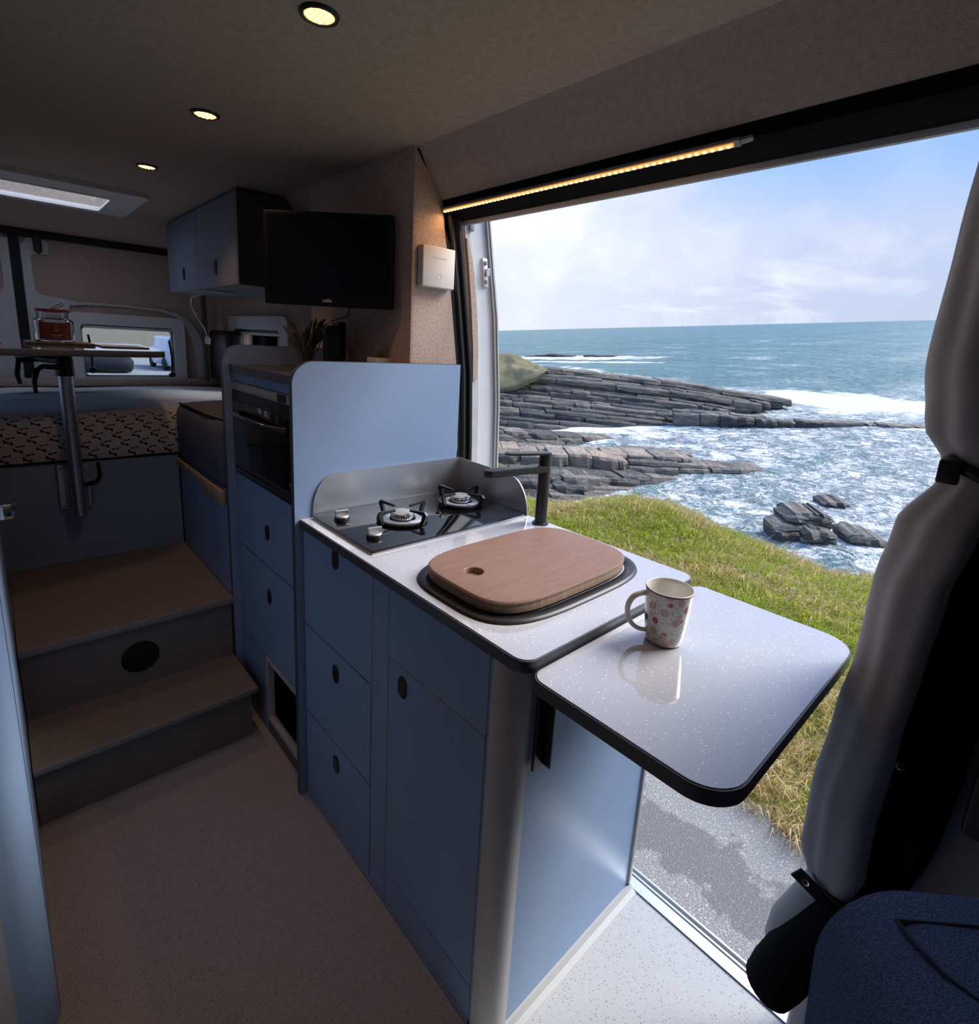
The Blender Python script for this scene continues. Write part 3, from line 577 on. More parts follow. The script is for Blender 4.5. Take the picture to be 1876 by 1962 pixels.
bar('edge_strip', (XF - 0.0004, 0.9985, 0.586), (XF - 0.0004, 0.9985, 0.872), 0.0034, 0.002, LTRIM, k, (1, 0, 0))
front('stile', 0.9275, 0.997, 0.022, 0.873); front('rail', 0.5985, 0.9265, 0.7015, 0.873); front('rail', 0.5985, 0.9265, 0.022, 0.107)
dr = front('door', 0.5985, 0.9245, 0.1095, 0.6985); pull(dr, XF, 0.866, 0.655)
bar('edge_strip', (XF - 0.0003, 0.5985, 0.7), (XF - 0.0003, 0.9245, 0.7), 0.0018, 0.0014, PLY, k, (1, 0, 0))
bar('edge_strip', (XF - 0.0003, 0.9255, 0.11), (XF - 0.0003, 0.9255, 0.6985), 0.0016, 0.0014, PLY, k, (1, 0, 0))
front('stile', 0.590, 0.597, 0.022, 0.873)
# rounded grey corner post
cp = [(XF, 0.592)] + [(XF + 0.048 - 0.048 * math.cos(a), 0.592 - 0.048 * math.sin(a)) for a in [math.pi / 2 * i / 8 for i in range(1, 9)]] + [(0.652, 0.544), (0.652, 0.560), (0.612, 0.592)]
prism('corner_post', cp, 'z', 0.004, 0.874, GREYTRIM, k)
box('end_panel', 0.652, 1.108, 0.546, 0.60, 0.014, 0.874, BLUE, k)
box('end_trim', 1.108, 1.120, 0.540, 0.612, 0.0, 0.874, LTRIM, k, 0.002)
prism('cove_trim', [(0.546, 0.0), (0.546, 0.016), (0.541, 0.016), (0.534, 0.006), (0.522, 0.001), (0.522, 0.0)], 'x', 0.640, 1.119, LTRIM, k)

# worktop, with the hob and sink let in
wt = thing('worktop', 'white speckled worktop with dark edging under the hob and chopping board', 'worktop', (0.87, 0.94, 0.88))
wp = rrect(0.585, 1.165, 0.507, 1.374, 0.03, 8, (0.030, 0.030, 0.001, 0.001))
wi = rrect(0.588, 1.162, 0.510, 1.374, 0.03, 8, (0.028, 0.028, 0.001, 0.001))
prism('edging', wp, 'z', 0.8755, 0.8985, EDGE, wt, 0.002)
prism('top', wi, 'z', 0.8975, 0.900, WORKM, wt)

# fold-up flap
fl = thing('flap_table', 'white speckled fold-up flap with dark rounded edge carrying the mug', 'table', (0.88, 0.34, 0.87))
prism('edging', rrect(0.589, 1.166, 0.178, 0.505, 0.05, 10, (0.060, 0.060, 0.028, 0.028)), 'z', 0.857, 0.8805, EDGE, fl, 0.004)
prism('top', rrect(0.592, 1.163, 0.181, 0.502, 0.05, 10, (0.057, 0.057, 0.026, 0.026)), 'z', 0.8795, 0.882, WORKM, fl)
for xb in (0.672, 1.06):
    br = bar('bracket', (xb, 0.537, 0.635), (xb, 0.537, 0.858), 0.026, 0.006, BLACKSAT, fl, (0, 1, 0), 0.001)
    bar('bracket_leaf', (xb + 0.014, 0.526, 0.640), (xb + 0.014, 0.526, 0.850), 0.020, 0.003, BLACKSAT, br, (1, 0, 0))
    bar('bracket_arm', (xb + 0.010, 0.522, 0.790), (xb + 0.010, 0.330, 0.850), 0.012, 0.018, BLACKSAT, br)
    bar('bracket_rail', (xb, 0.505, 0.852), (xb, 0.24, 0.852), 0.022, 0.008, BLACKSAT, br)

# hob
hb = thing('gas_hob', 'black glass two-burner gas hob with chrome knobs set in the worktop', 'hob', (0.88, 1.2, 0.9))
box('steel_tray', 0.616, 1.148, 1.040, 1.366, 0.9005, 0.9035, STEEL, hb)
prism('glass_plate', rrect(0.618, 1.146, 1.042, 1.364, 0.006, 4), 'z', 0.9035, 0.909, GLASSBLK, hb, 0.001)
for bx, by in ((0.800, 1.190), (1.045, 1.232)):
    bu = lathe('burner', [(0, 0.0), (0.060, 0.0), (0.062, 0.004), (0.052, 0.010), (0.040, 0.011), (0.036, 0.008)], (bx, by, 0.909), STEEL, hb, 40)
    lathe('flame_crown', [(0.031, 0.008), (0.033, 0.012), (0.033, 0.022), (0.030, 0.024)], (bx, by, 0.909), CHROME, bu, 40)
    lathe('burner_cap', [(0, 0.030), (0.026, 0.029), (0.031, 0.026), (0.031, 0.023), (0, 0.022)], (bx, by, 0.909), SEAM, bu, 40)
    for i in range(28):
        a = 2 * math.pi * i / 28
        bar('crown_slot', (bx + 0.0325 * math.cos(a), by + 0.0325 * math.sin(a), 0.9215), (bx + 0.0325 * math.cos(a), by + 0.0325 * math.sin(a), 0.9305), 0.0022, 0.002, BLACK, bu, (math.cos(a), math.sin(a), 0))
    ps = tube('pan_support', [(bx + 0.066 * math.cos(2 * math.pi * i / 40), by + 0.066 * math.sin(2 * math.pi * i / 40), 0.916) for i in range(40)], 0.0055, BLACKSAT, hb, 8, closed=True)
    for i in range(4):
        a = math.radians(12 + 90 * i); c, s = math.cos(a), math.sin(a)
        pr = [(0.066, 0.912), (0.080, 0.916), (0.092, 0.945), (0.084, 0.953), (0.030, 0.949), (0.030, 0.943), (0.078, 0.9445), (0.071, 0.921), (0.060, 0.918)]
        v = [(bx + r * c - q * 0.0035 * s, by + r * s + q * 0.0035 * c, z) for q in (-1, 1) for r, z in pr]; n = len(pr)
        mesh('prong', v, [list(range(n))[::-1], list(range(n, 2 * n))] + [[j, (j + 1) % n, n + (j + 1) % n, n + j] for j in range(n)], BLACKSAT, ps)
for kx, ky in ((0.664, 1.281), (0.667, 1.114)):
    kb = lathe('knob', [(0, 0.012), (0.0185, 0.012), (0.020, 0.010), (0.021, 0.0)], (kx, ky, 0.909), BLACK, hb, 28)
    lathe('knob_cap', [(0, 0.016), (0.0165, 0.016), (0.0185, 0.014), (0.0185, 0.012)], (kx, ky, 0.909), STEEL, kb, 28)
    bar('knob_grip', (kx - 0.018, ky + 0.003, 0.931), (kx + 0.018, ky - 0.003, 0.931), 0.009, 0.016, STEEL, kb, (0, 0, 1), 0.0012)

# steel splashback
sb = thing('splashback', 'bent stainless steel splashback around two sides of the hob', 'splashback', (0.9, 1.37, 0.9))
p = [(0.622, 0.9005)] + [(0.694 - 0.072 * math.cos(a), 0.900 + 0.121 * math.sin(a) ** 0.8) for a in [math.pi / 2 * i / 10 for i in range(1, 11)]] + [(1.152, 1.021), (1.152, 0.9005)]
o = prism('back_sheet', p, 'y', 1.3705, 1.3735, STEEL, sb)
p = [(1.3705, 0.9005), (1.3705, 1.021), (1.145, 1.016)] + [(1.125 - 0.085 * math.sin(a), 0.900 + 0.114 * math.cos(a)) for a in [math.pi / 2 * i / 10 for i in range(1, 10)]] + [(1.040, 0.9005)]
prism('side_sheet', p, 'x', 1.149, 1.152, STEEL, sb)

# sink and chopping board
bc = (0.862, 0.757)
sk = thing('sink', 'black rimmed inset sink mostly hidden beneath the chopping board', 'sink', (bc[0], bc[1], 0.9))
ou, mi, ii = supell(bc[0] + 0.004, bc[1] - 0.002, 0.259, 0.173, 3.6), supell(bc[0] + 0.004, bc[1] - 0.002, 0.247, 0.162, 3.7), supell(bc[0] + 0.004, bc[1] - 0.002, 0.229, 0.145, 3.9)
v = []; f = []; rings = [(ou, 0.9003), (supell(bc[0] + 0.004, bc[1] - 0.002, 0.256, 0.170, 3.6), 0.906), (mi, 0.907), (ii, 0.9035), (ii, 0.901)]
for rg, z in rings: v += [(a, b, z) for a, b in rg]
n = 64
for r_ in range(len(rings) - 1): f += [[r_ * n + i, r_ * n + (i + 1) % n, (r_ + 1) * n + (i + 1) % n, (r_ + 1) * n + i] for i in range(n)]
mesh('rim', v, f, BLACKSAT, sk, True)
v = []; f = []
for sc_, z in ((1.0, 0.9025), (0.985, 0.9030), (0.97, 0.9015)): v += [(bc[0] + 0.004 + (a - bc[0] - 0.004) * sc_, bc[1] - 0.002 + (b - bc[1] + 0.002) * sc_, z) for a, b in ii]
for r_ in range(2): f += [[r_ * n + i, r_ * n + (i + 1) % n, (r_ + 1) * n + (i + 1) % n, (r_ + 1) * n + i] for i in range(n)]
f.append([2 * n + i for i in range(n)]); mesh('bowl', v, f, STEEL, sk)
cb = thing('chopping_board', 'brown wooden chopping board with a finger hole lying over the sink', 'board', (bc[0], bc[1], 0.907))
bo = supell(bc[0] - 0.002, bc[1], 0.227, 0.148, 4.0, 96)
hole = [(0.706 + 0.021 * math.cos(t_), 0.778 + 0.021 * math.sin(t_)) for t_ in [2 * math.pi * i / 32 for i in range(32)]]
def board():
    lv = [(0.985, 0.9075), (0.994, 0.9090), (0.994, 0.9225), (0.990, 0.9240), (0.990, 0.9252), (1.0, 0.9262), (1.0, 0.9300), (0.988, 0.9325), (0.975, 0.9330)]
    bm = bmesh.new(); rows = []
    for s_, z in lv: rows.append([bm.verts.new((bc[0] + (a - bc[0]) * s_, bc[1] + (b - bc[1]) * s_, z)) for a, b in bo])
    for a, b in zip(rows, rows[1:]):
        for i in range(96): bm.faces.new((a[i], a[(i + 1) % 96], b[(i + 1) % 96], b[i]))
    hr = [[bm.verts.new((a, b, z)) for a, b in hole] for z in (0.9330, 0.9315, 0.9200)]
    for v_, s_ in zip(hr[0], hole): v_.co = Vector((0.706 + (s_[0] - 0.706) * 1.07, 0.778 + (s_[1] - 0.778) * 1.07, 0.9330))
    for a, b in zip(hr, hr[1:]):
        for i in range(32): bm.faces.new((a[i], b[i], b[(i + 1) % 32], a[(i + 1) % 32]))
    bm.faces.new(hr[2]); bm.faces.new(rows[0][::-1])
    ed = [bm.edges.get((rows[-1][i], rows[-1][(i + 1) % 96])) for i in range(96)] + [bm.edges.get((hr[0][i], hr[0][(i + 1) % 32])) for i in range(32)]
    bmesh.ops.triangle_fill(bm, use_beauty=True, use_dissolve=False, edges=[e for e in ed if e])
    me = bpy.data.meshes.new('board'); bmesh.ops.recalc_face_normals(bm, faces=bm.faces); bm.to_mesh(me); bm.free()
    me.materials.append(WOOD); me.materials.append(WOODE)
    for p_ in me.polygons:
        if abs(p_.normal.z) < 0.4: p_.material_index = 1
        p_.use_smooth = False
    o = link(bpy.data.objects.new('slab', me), cb); autosmooth(o, 30)
board()

# tap
tp = thing('mixer_tap', 'matt black mixer tap with flat spout beside the hob', 'tap', (1.140, 0.975, 0.9))
TX, TY = 1.138, 0.975
lathe('pillar', [(0, 0.0005), (0.024, 0.0005), (0.024, 0.004), (0.0175, 0.006), (0.0170, 0.160), (0, 0.160)], (TX, TY, 0.9), BLACKSAT, tp, 32)
def flatarm(name, ang, L_, w, z0, z1, mt, off=0.0):
    c, s = math.cos(ang), math.sin(ang); pl = rrect(-w / 2, L_, -w / 2, w / 2, w * 0.49, 8)
    return prism(name, [(TX + a * c - b * s, TY + a * s + b * c) for a, b in pl], 'z', z0, z1, mt, tp, 0.0015)
flatarm('spout', math.radians(180 - 9), 0.205, 0.034, 1.058, 1.076, BLACKSAT)
lathe('mixer_head', [(0.0178, 0.0), (0.0178, 0.031), (0, 0.031)], (TX, TY, 1.077), BLACKSAT, tp, 32)
flatarm('lever', math.radians(180 - 22), 0.125, 0.036, 1.108, 1.113, BLACKSAT)

# mug
MX, MY, MZ = 0.872, 0.424, 0.882
mg = thing('mug', 'white mug with red flower print standing on the flap table', 'mug', (MX, MY, MZ))
prof = [(0, 0.004), (0.026, 0.003), (0.027, 0.0003), (0.031, 0.0003), (0.0335, 0.004), (0.036, 0.020), (0.039, 0.048), (0.0412, 0.078), (0.0428, 0.1035)]
lathe('body', prof, (MX, MY, MZ), MUGM, mg, 56, ang=60)
lathe('lining', [(0.0428, 0.1035), (0.0424, 0.1060), (0.0412, 0.1062), (0.0402, 0.1045), (0.0385, 0.078), (0.036, 0.045), (0.032, 0.012), (0, 0.008)], (MX, MY, MZ), CREAM, mg, 56, ang=80)
lathe('rim_line', [(0.0428, 0.1025), (0.04305, 0.1033), (0.0428, 0.1042)], (MX, MY, MZ), DARKRED, mg, 56)
hd = Vector((-0.735, 0.676, 0)); hpts = []
for i in range(17):
    a = math.pi * i / 16; hpts.append(Vector((MX, MY, MZ)) + hd * (0.0378 + 0.0030 * math.cos(a) + 0.036 * math.sin(a) ** 0.85) + Vector((0, 0, 0.056 - 0.037 * -math.cos(a))))
tube('handle', hpts, [0.0056] * 17, CREAM, mg, 12, flat=0.75)

# ------------------------------------------------------------------ tall cabinet with oven
tc_ = thing('tall_cabinet', 'tall blue cabinet housing the black oven, with rounded side panels', 'cabinet', (0.85, 1.67, 0))
def sidepanel(y0, y1, z1, xr):
    pl = rrect(0.572, xr, 0.002, z1, 0.06, 10, (0.001, 0.001, 0.001, 0.062))
    o = prism('side_panel', pl, 'y', y0, y1, BLUE, tc_)
    # dark edge band along front, corner and top
    path = [(0.572, 0.002)] + [q for q in pl if q[1] > z1 - 0.07][::-1] ; path = [(0.572, 0.004), (0.572, z1 - 0.062)] + [(0.634 - 0.062 * math.cos(a), z1 - 0.062 + 0.062 * math.sin(a)) for a in [math.pi / 2 * i / 10 for i in range(1, 11)]] + [(xr, z1)]
    out = []
    for i, (a, b) in enumerate(path):
        t = Vector((path[min(i + 1, len(path) - 1)][0] - path[max(i - 1, 0)][0], path[min(i + 1, len(path) - 1)][1] - path[max(i - 1, 0)][1])).normalized(); out.append((a - t.y * 0.0012, b + t.x * 0.0012))
    prism('edge_band', path + out[::-1], 'y', y0 + 0.001, y1 - 0.001, EDGE, o)
sidepanel(1.3755, 1.394, 1.333, 1.140); sidepanel(1.945, 1.963, 1.355, 1.095)
box('top_shelf', 0.592, 1.095, 1.394, 1.945, 1.264, 1.290, EDGE, tc_)
box('carcass', 0.622, 1.090, 1.396, 1.943, 0.31, 0.905, PLY, tc_)
box('fascia', 0.602, 0.62, 1.394, 1.945, 1.236, 1.264, BLUE, tc_)
for z0, z1, pz in ((0.652, 0.912, 0.770), (0.306, 0.648, 0.545)):
    d_ = box('drawer', 0.602, 0.620, 1.397, 1.942, z0, z1, BLUE, tc_, 0.001, 1); pull(d_, 0.602, 1.664, pz)
box('stile', 0.602, 0.620, 1.715, 1.945, 0.002, 0.302, BLUE, tc_); box('plinth', 0.602, 0.62, 1.394, 1.715, 0.002, 0.052, EDGE, tc_)
op_ = ringplate('opening_frame', rrect(1.398, 1.715, 0.052, 0.302, 0.002, 2), rrect(1.412, 1.700, 0.066, 0.288, 0.002, 2), 'x', 0.5995, 0.6215, GREYTRIM, tc_)
box('opening_back', 0.95, 0.96, 1.394, 1.945, 0.002, 0.302, BLACK, tc_); box('opening_floor', 0.622, 0.95, 1.396, 1.945, 0.002, 0.02, BLACK, tc_); box('opening_top', 0.622, 0.95, 1.396, 1.945, 0.29, 0.305, BLACK, tc_)
# oven
ov = thing('oven', 'built-in black glass oven with curved bar handle in the tall cabinet', 'oven', (0.8, 1.67, 0.92))
box('body', 0.612, 1.02, 1.400, 1.940, 0.925, 1.232, BLACK, ov)
box('control_panel', 0.5985, 0.612, 1.398, 1.940, 1.205, 1.234, LTRIM, ov, 0.002)
box('display', 0.5975, 0.5985, 1.480, 1.545, 1.208, 1.231, BLACK, ov)
box('door_frame', 0.597, 0.612, 1.398, 1.942, 0.924, 1.204, BLACK, ov, 0.003)
od = box('oven_door', 0.592, 0.597, 1.425, 1.918, 0.958, 1.172, OVENGLASS, ov, 0.002)
tube('handle', [(0.590, 1.86, 1.135), (0.575, 1.845, 1.135), (0.560, 1.79, 1.135), (0.553, 1.70, 1.135), (0.553, 1.62, 1.135), (0.560, 1.53, 1.135), (0.575, 1.475, 1.135), (0.590, 1.46, 1.135)], 0.009, BLACKSAT, od, 10, flat=1.0)
tube('handle_inlay', [(0.5665, 1.80, 1.143), (0.5465, 1.70, 1.143), (0.5465, 1.62, 1.143), (0.5525, 1.53, 1.143)], 0.0022, CHROME, od, 6)
for zz in (0.950, 0.930): box('chrome_trim', 0.5935, 0.598, 1.402, 1.935, zz, zz + 0.0035, CHROME, ov)
lathe('door_catch', [(0, -0.012), (0.008, -0.010), (0.010, 0)], (0.592, 1.425, 0.985), CHROME, ov, 12, 'x')

# ------------------------------------------------------------------ steps
st = thing('step_unit', 'two grey vinyl steps with a round vent leading up to the bed', 'steps', (0.27, 2.1, 0))
box('riser', -0.03, 0.552, 1.732, 1.75, 0.0, 0.178, STEPM, st)
box('tread', -0.03, 0.568, 1.712, 1.965, 0.178, 0.196, STEPM, st); box('nosing', -0.03, 0.569, 1.708, 1.713, 0.177, 0.1965, NOSE, st, 0.0015)
box('riser', -0.03, 0.568, 1.963, 1.98, 0.1965, 0.418, STEPM, st)
box('tread', -0.03, 0.570, 1.948, 2.62, 0.418, 0.440, STEPM, st); box('nosing', -0.03, 0.571, 1.943, 1.9485, 0.416, 0.4405, NOSE, st, 0.0015)
vt = lathe('vent', [(0, -0.002), (0.052, -0.002), (0.055, -0.001), (0.056, 0.0)], (0.273, 1.9625, 0.300), BLACK, st, 36, 'y')
box('side_tread', -0.735, -0.031, 2.155, 2.62, 0.418, 0.440, STEPM, st)
box('base', -0.03, 0.55, 1.75, 2.62, 0.0, 0.176, BLACK, st)

# ------------------------------------------------------------------ bed and bench
bb = thing('bed_base', 'dark blue bed front panel rising from the top step', 'bed base', (0.1, 3.1, 0.44))
box('front_panel', -0.735, 0.570, 2.622, 2.640, 0.4405, 0.850, BLUE, bb); box('slab', -0.735, 1.09, 2.640, 3.795, 0.81, 0.850, PLY, bb)
def cushion(name, x0, x1, y0, y1, z0, z1, r, mt, par=None, nx=26, ny=22, dome=0.01, wob=0.004):
    """soft block: rounded sides and a slightly uneven top"""
    lv = [(0.30 * r, z0), (0.0, z0 + r * 0.6), (0.0, z1 - r), (r * 0.12, z1 - r * 0.5), (r * 0.42, z1 - r * 0.15), (r, z1)]
    base = rrect(0, 1, 0, 1, 0, 1); bm = bmesh.new(); rows = []; n = 4 * 24
    def loop(ins):
        out = []; X0, X1, Y0, Y1 = x0 + ins, x1 - ins, y0 + ins, y1 - ins; rr = max(r - ins * 0.6, 0.01)
        pts = rrect(X0, X1, Y0, Y1, rr, 5); full = []
        for i, a in enumerate(pts):
            b = pts[(i + 1) % len(pts)]; full.append(a)
            if math.hypot(b[0] - a[0], b[1] - a[1]) > 0.08:
                for k_ in range(1, 12): full.append((a[0] + (b[0] - a[0]) * k_ / 12, a[1] + (b[1] - a[1]) * k_ / 12))
        return full
    for ins, z in lv:
        rows.append([bm.verts.new((a, b, z + wob * mnoise.noise(Vector((a * 6, b * 6, z * 3))))) for a, b in loop(ins)])
    n = len(rows[0])
    for a, b in zip(rows, rows[1:]):
        for i in range(n): bm.faces.new((a[i], a[(i + 1) % n], b[(i + 1) % n], b[i]))
    cx, cy = (x0 + x1) / 2, (y0 + y1) / 2; prev = rows[-1]
    for s_ in (0.9, 0.75, 0.5, 0.25):
        cur = [bm.verts.new((cx + (v_.co.x - cx) * s_, cy + (v_.co.y - cy) * s_, z1 + dome * (1 - s_) + wob * mnoise.noise(Vector((v_.co.x * s_ * 7, v_.co.y * 7, 3))))) for v_ in rows[-1]]
        for i in range(n): bm.faces.new((prev[i], prev[(i + 1) % n], cur[(i + 1) % n], cur[i]))
        prev = cur
    bm.faces.new(prev); bm.faces.new(rows[0][::-1])
    o = from_bm(name, bm, mt, par); autosmooth(o, 60); return o
mt_ = thing('mattress', 'bed mattress under a white blanket with small black marks', 'mattress', (0.1, 3.1, 0.85))
cushion('blanket', -0.735, 1.085, 2.606, 3.675, 0.864, 1.058, 0.06, BLANKET, mt_, dome=0.006, wob=0.012)
bn = thing('bench', 'dark blue bench front beside the steps with pale wooden edge strips', 'bench', (0.8, 2.3, 0.44))
box('front_panel', 0.572, 0.590, 1.966, 2.604, 0.002, 0.842, BLUE, bn); box('seat_board', 0.592, 1.09, 1.966, 2.604, 0.82, 0.842, PLY, bn)
box('wood_strip', 0.556, 0.5715, 2.235, 2.600, 0.806, 0.842, WOODL, bn, 0.006); box('wood_strip', 0.552, 0.5715, 1.968, 2.228, 0.782, 0.842, WOODL, bn, 0.008)
cu = thing('bench_cushion', 'dark grey woven seat cushion on the bench next to the bed', 'cushion', (0.8, 2.3, 0.845))
cushion('cover', 0.560, 1.085, 1.968, 2.600, 0.853, 1.090, 0.045, DENIM, cu, dome=0.012, wob=0.008)
tube('piping', [(0.585, 1.99, 1.088), (0.572, 2.2, 1.086), (0.574, 2.56, 1.086)], 0.004, DARKFAB, cu, 6)

# ------------------------------------------------------------------ pedestal table
tb = thing('swivel_table', 'white topped table on a galvanised swivel pole clamped to the bed front', 'table', (0.205, 2.58, 0.66))
for xs in (0.158, 0.232): 
    rl_ = bar('mounting_rail', (xs, 2.612, 0.672), (xs, 2.612, 0.850), 0.026, 0.018, STEEL, tb, (0, 1, 0), 0.002)
    for zz in (0.685, 0.838): lathe('bolt', [(0, -0.003), (0.006, -0.003), (0.006, 0)], (xs, 2.603, zz), SEAM, rl_, 8, 'y')
box('clamp_plate', 0.165, 0.235, 2.575, 2.604, 0.675, 0.845, SEAM, tb, 0.004)
tube('pole', [(0.200, 2.56, 0.655), (0.200, 2.56, 1.215)], 0.0235, GALV, tb, 24)
cl = tube('clamp_lever', [(0.222, 2.555, 0.775), (0.262, 2.54, 0.785), (0.272, 2.535, 0.81), (0.270, 2.535, 0.865)], [0.010, 0.009, 0.0085, 0.006], BLACK, tb, 8)
lathe('pole_collar', [(0.0, 0.075), (0.024, 0.075), (0.0285, 0.06), (0.029, 0.0), (0.0245, 0.0)], (0.200, 2.56, 1.200), BLACK, tb, 24)
bar('swivel_arm', (0.200, 2.56, 1.255), (0.085, 2.72, 1.262), 0.05, 0.022, BLACK, tb, (0, 0, 1), 0.006)
tube('table_lever', [(0.185, 2.545, 1.232), (0.135, 2.53, 1.236), (0.118, 2.525, 1.222), (0.108, 2.525, 1.185), (0.108, 2.525, 1.140)], [0.010, 0.009, 0.009, 0.008, 0.006], BLACK, tb, 8)
tube('table_lever', [(0.13, 2.66, 1.255), (0.075, 2.64, 1.25), (0.066, 2.63, 1.20), (0.072, 2.63, 1.165)], [0.011, 0.010, 0.009, 0.007], BLACK, tb, 8)
TZ = 1.306
tpoly = [(-0.35, 2.235), (0.455, 2.405), (0.5100, 2.450), (0.570, 3.28), (0.535, 3.34), (-0.35, 3.24)]
prism('top_edging', tpoly, 'z', TZ - 0.024, TZ - 0.002, TABEDGE, tb, 0.003); prism('top', [(0.12 + (a - 0.12) * 0.994, 2.77 + (b - 2.77) * 0.994) for a, b in tpoly], 'z', TZ - 0.003, TZ, WORKM, tb)
prism('hub_plate', rrect(0.03, 0.23, 2.62, 2.86, 0.02, 4), 'z', TZ - 0.034, TZ - 0.026, BLACK, tb)
# candle jar and mats on the table
pm = thing('coaster', 'brown coaster mat under the red candle jar', 'mat', (0.215, 2.86, TZ)); prism('mat', rrect(0.105, 0.325, 2.74, 2.98, 0.02, 4), 'z', TZ + 0.0003, TZ + 0.009, MATDARK, pm, 0.001); prism('mat_top', rrect(0.109, 0.321, 2.744, 2.976, 0.02, 4), 'z', TZ + 0.0088, TZ + 0.010, WOODL, pm)
pm = thing('place_mat', 'flat place mat on the swivel table near its far corner', 'mat', (0.42, 2.78, TZ)); prism('mat', rrect(0.335, 0.50, 2.66, 2.90, 0.01, 4), 'z', TZ + 0.0003, TZ + 0.004, MATDARK, pm, 0.001); prism('mat_top', rrect(0.338, 0.497, 2.663, 2.897, 0.01, 4), 'z', TZ + 0.0038, TZ + 0.0044, PAPER, pm)
pm = thing('table_book', 'thin closed booklet lying on the swivel table edge', 'book', (-0.05, 2.5, TZ)); prism('pages', rrect(-0.12, 0.03, 2.44, 2.62, 0.003, 3), 'z', TZ + 0.0005, TZ + 0.007, PAPER, pm); prism('cover', rrect(-0.122, 0.032, 2.438, 2.622, 0.003, 3), 'z', TZ + 0.007, TZ + 0.009, MATDARK, pm)
cx_, cy_, cz_ = 0.203, 2.86, TZ + 0.0104
ca = thing('candle_jar', 'red candle in a square-shouldered glass jar with a cord loop on its lid', 'candle', (cx_, cy_, cz_))
def sqlathe(name, prof, mt, par, n=32, p=5):
    v = []; f = []; K = len(prof)
    for i in range(n):
        q = supell(0, 0, 1, 1, p, n)[i]
        for r, h in prof: v.append((cx_ + q[0] * r * 1.45, cy_ + q[1] * r * 1.45, cz_ + h * 1.02))
    for i in range(n):
        for k_ in range(K - 1): f.append([i * K + k_, ((i + 1) % n) * K + k_, ((i + 1) % n) * K + k_ + 1, i * K + k_ + 1])
    o = mesh(name, v, f, mt, par); autosmooth(o, 50); return o
sqlathe('jar', [(0.0, 0.0), (0.040, 0.0005), (0.044, 0.005), (0.044, 0.082), (0.038, 0.090), (0.034, 0.092), (0.034, 0.118), (0.030, 0.118), (0.030, 0.092), (0.040, 0.080), (0.040, 0.009), (0.0, 0.008)], JARGLASS, ca)
sqlathe('wax', [(0, 0.0085), (0.0395, 0.0095), (0.0395, 0.074), (0, 0.074)], REDWAX, ca)
sqlathe('lid', [(0, 0.116), (0.0365, 0.116), (0.0365, 0.126), (0, 0.126)], DARKRED, ca)
tube('cord_loop', [(cx_ - 0.005, cy_, cz_ + 0.129), (cx_ + 0.012, cy_, cz_ + 0.142), (cx_ + 0.036, cy_, cz_ + 0.156), (cx_ + 0.042, cy_, cz_ + 0.149), (cx_ + 0.022, cy_, cz_ + 0.137), (cx_ - 0.002, cy_, cz_ + 0.1275)], 0.0016, MATDARK, ca, 6)
for i, (a, b, w_) in enumerate(((0.006, 0.066, 0.010), (0.004, 0.056, 0.008), (0.008, 0.046, 0.016), (0.008, 0.028, 0.034), (0.004, 0.020, 0.022))):
    bar('jar_print', (cx_ - w_ / 2 + 0.004, cy_ - 0.0645, cz_ + b), (cx_ + w_ / 2 + 0.004, cy_ - 0.0645, cz_ + b), 0.0006, 0.0014, PAPER, ca, (0, 0, 1))

# ------------------------------------------------------------------ wall cupboard, television, wall things
uc = thing('wall_cupboard', 'blue grey overhead cupboard with two doors under the ceiling', 'cupboard', (0.9, 2.9, 1.59))
UX = 0.762
pl = [(UX + 0.012, 1.588), (1.095, 1.588), (1.095, 1.70), (1.05, 1.82), (0.97, 1.935), (UX + 0.012, 1.935)]
prism('body', pl, 'y', 2.345, 3.44, CUPB, uc)
prism('side_panel', [(UX, 1.585), (1.096, 1.585), (1.096, 1.70), (1.05, 1.82), (0.97, 1.938), (UX, 1.938)], 'y', 2.325, 2.345, EDGE, uc)
bar('edge_strip', (UX - 0.001, 2.3265, 1.586), (UX - 0.001, 2.3265, 1.937), 0.003, 0.003, GREYTRIM, uc, (1, 0, 0))
for y0, y1, py in ((2.348, 2.880, 2.613), (2.884, 3.44, 3.133)):
    d_ = box('door', UX, UX + 0.011, y0, y1, 1.586, 1.936, CUPB, uc, 0.002, 2); pull(d_, UX, py, 1.667, 0.036, 0.062)
gl = thing('reading_lamp', 'slim flexible reading lamp hanging below the overhead cupboard', 'lamp', (0.85, 2.95, 1.575))
lathe('disc', [(0, 0.0), (0.07, 0.0), (0.085, 0.006), (0.085, 0.011), (0, 0.011)], (0.85, 2.93, 1.576), SEAM, gl, 24)
tube('gooseneck', [(0.83, 3.05, 1.578), (0.80, 3.18, 1.560), (0.80, 3.20, 1.52), (0.82, 3.16, 1.46), (0.845, 3.13, 1.40), (0.85, 3.12, 1.36)], 0.004, CHROME, gl, 8)
lathe('lamp_head', [(0, 0.0), (0.012, 0.0), (0.014, 0.03), (0.006, 0.04), (0, 0.04)], (0.852, 3.12, 1.325), WHITEPL, gl, 14)
struct(box('trim_10', 0.965, 0.985, 3.60, 3.64, 1.09, 1.60, MATDARK))                    # dark strap down the rear corner
# black hatch panel in the rear corner
hc = box('corner_cover', 1.0, 1.098, 3.30, 3.66, 1.092, 1.40, BLACK, None, 0.03, 4); tag(hc, 'black rounded cover in the rear corner beside the door window', 'cover')
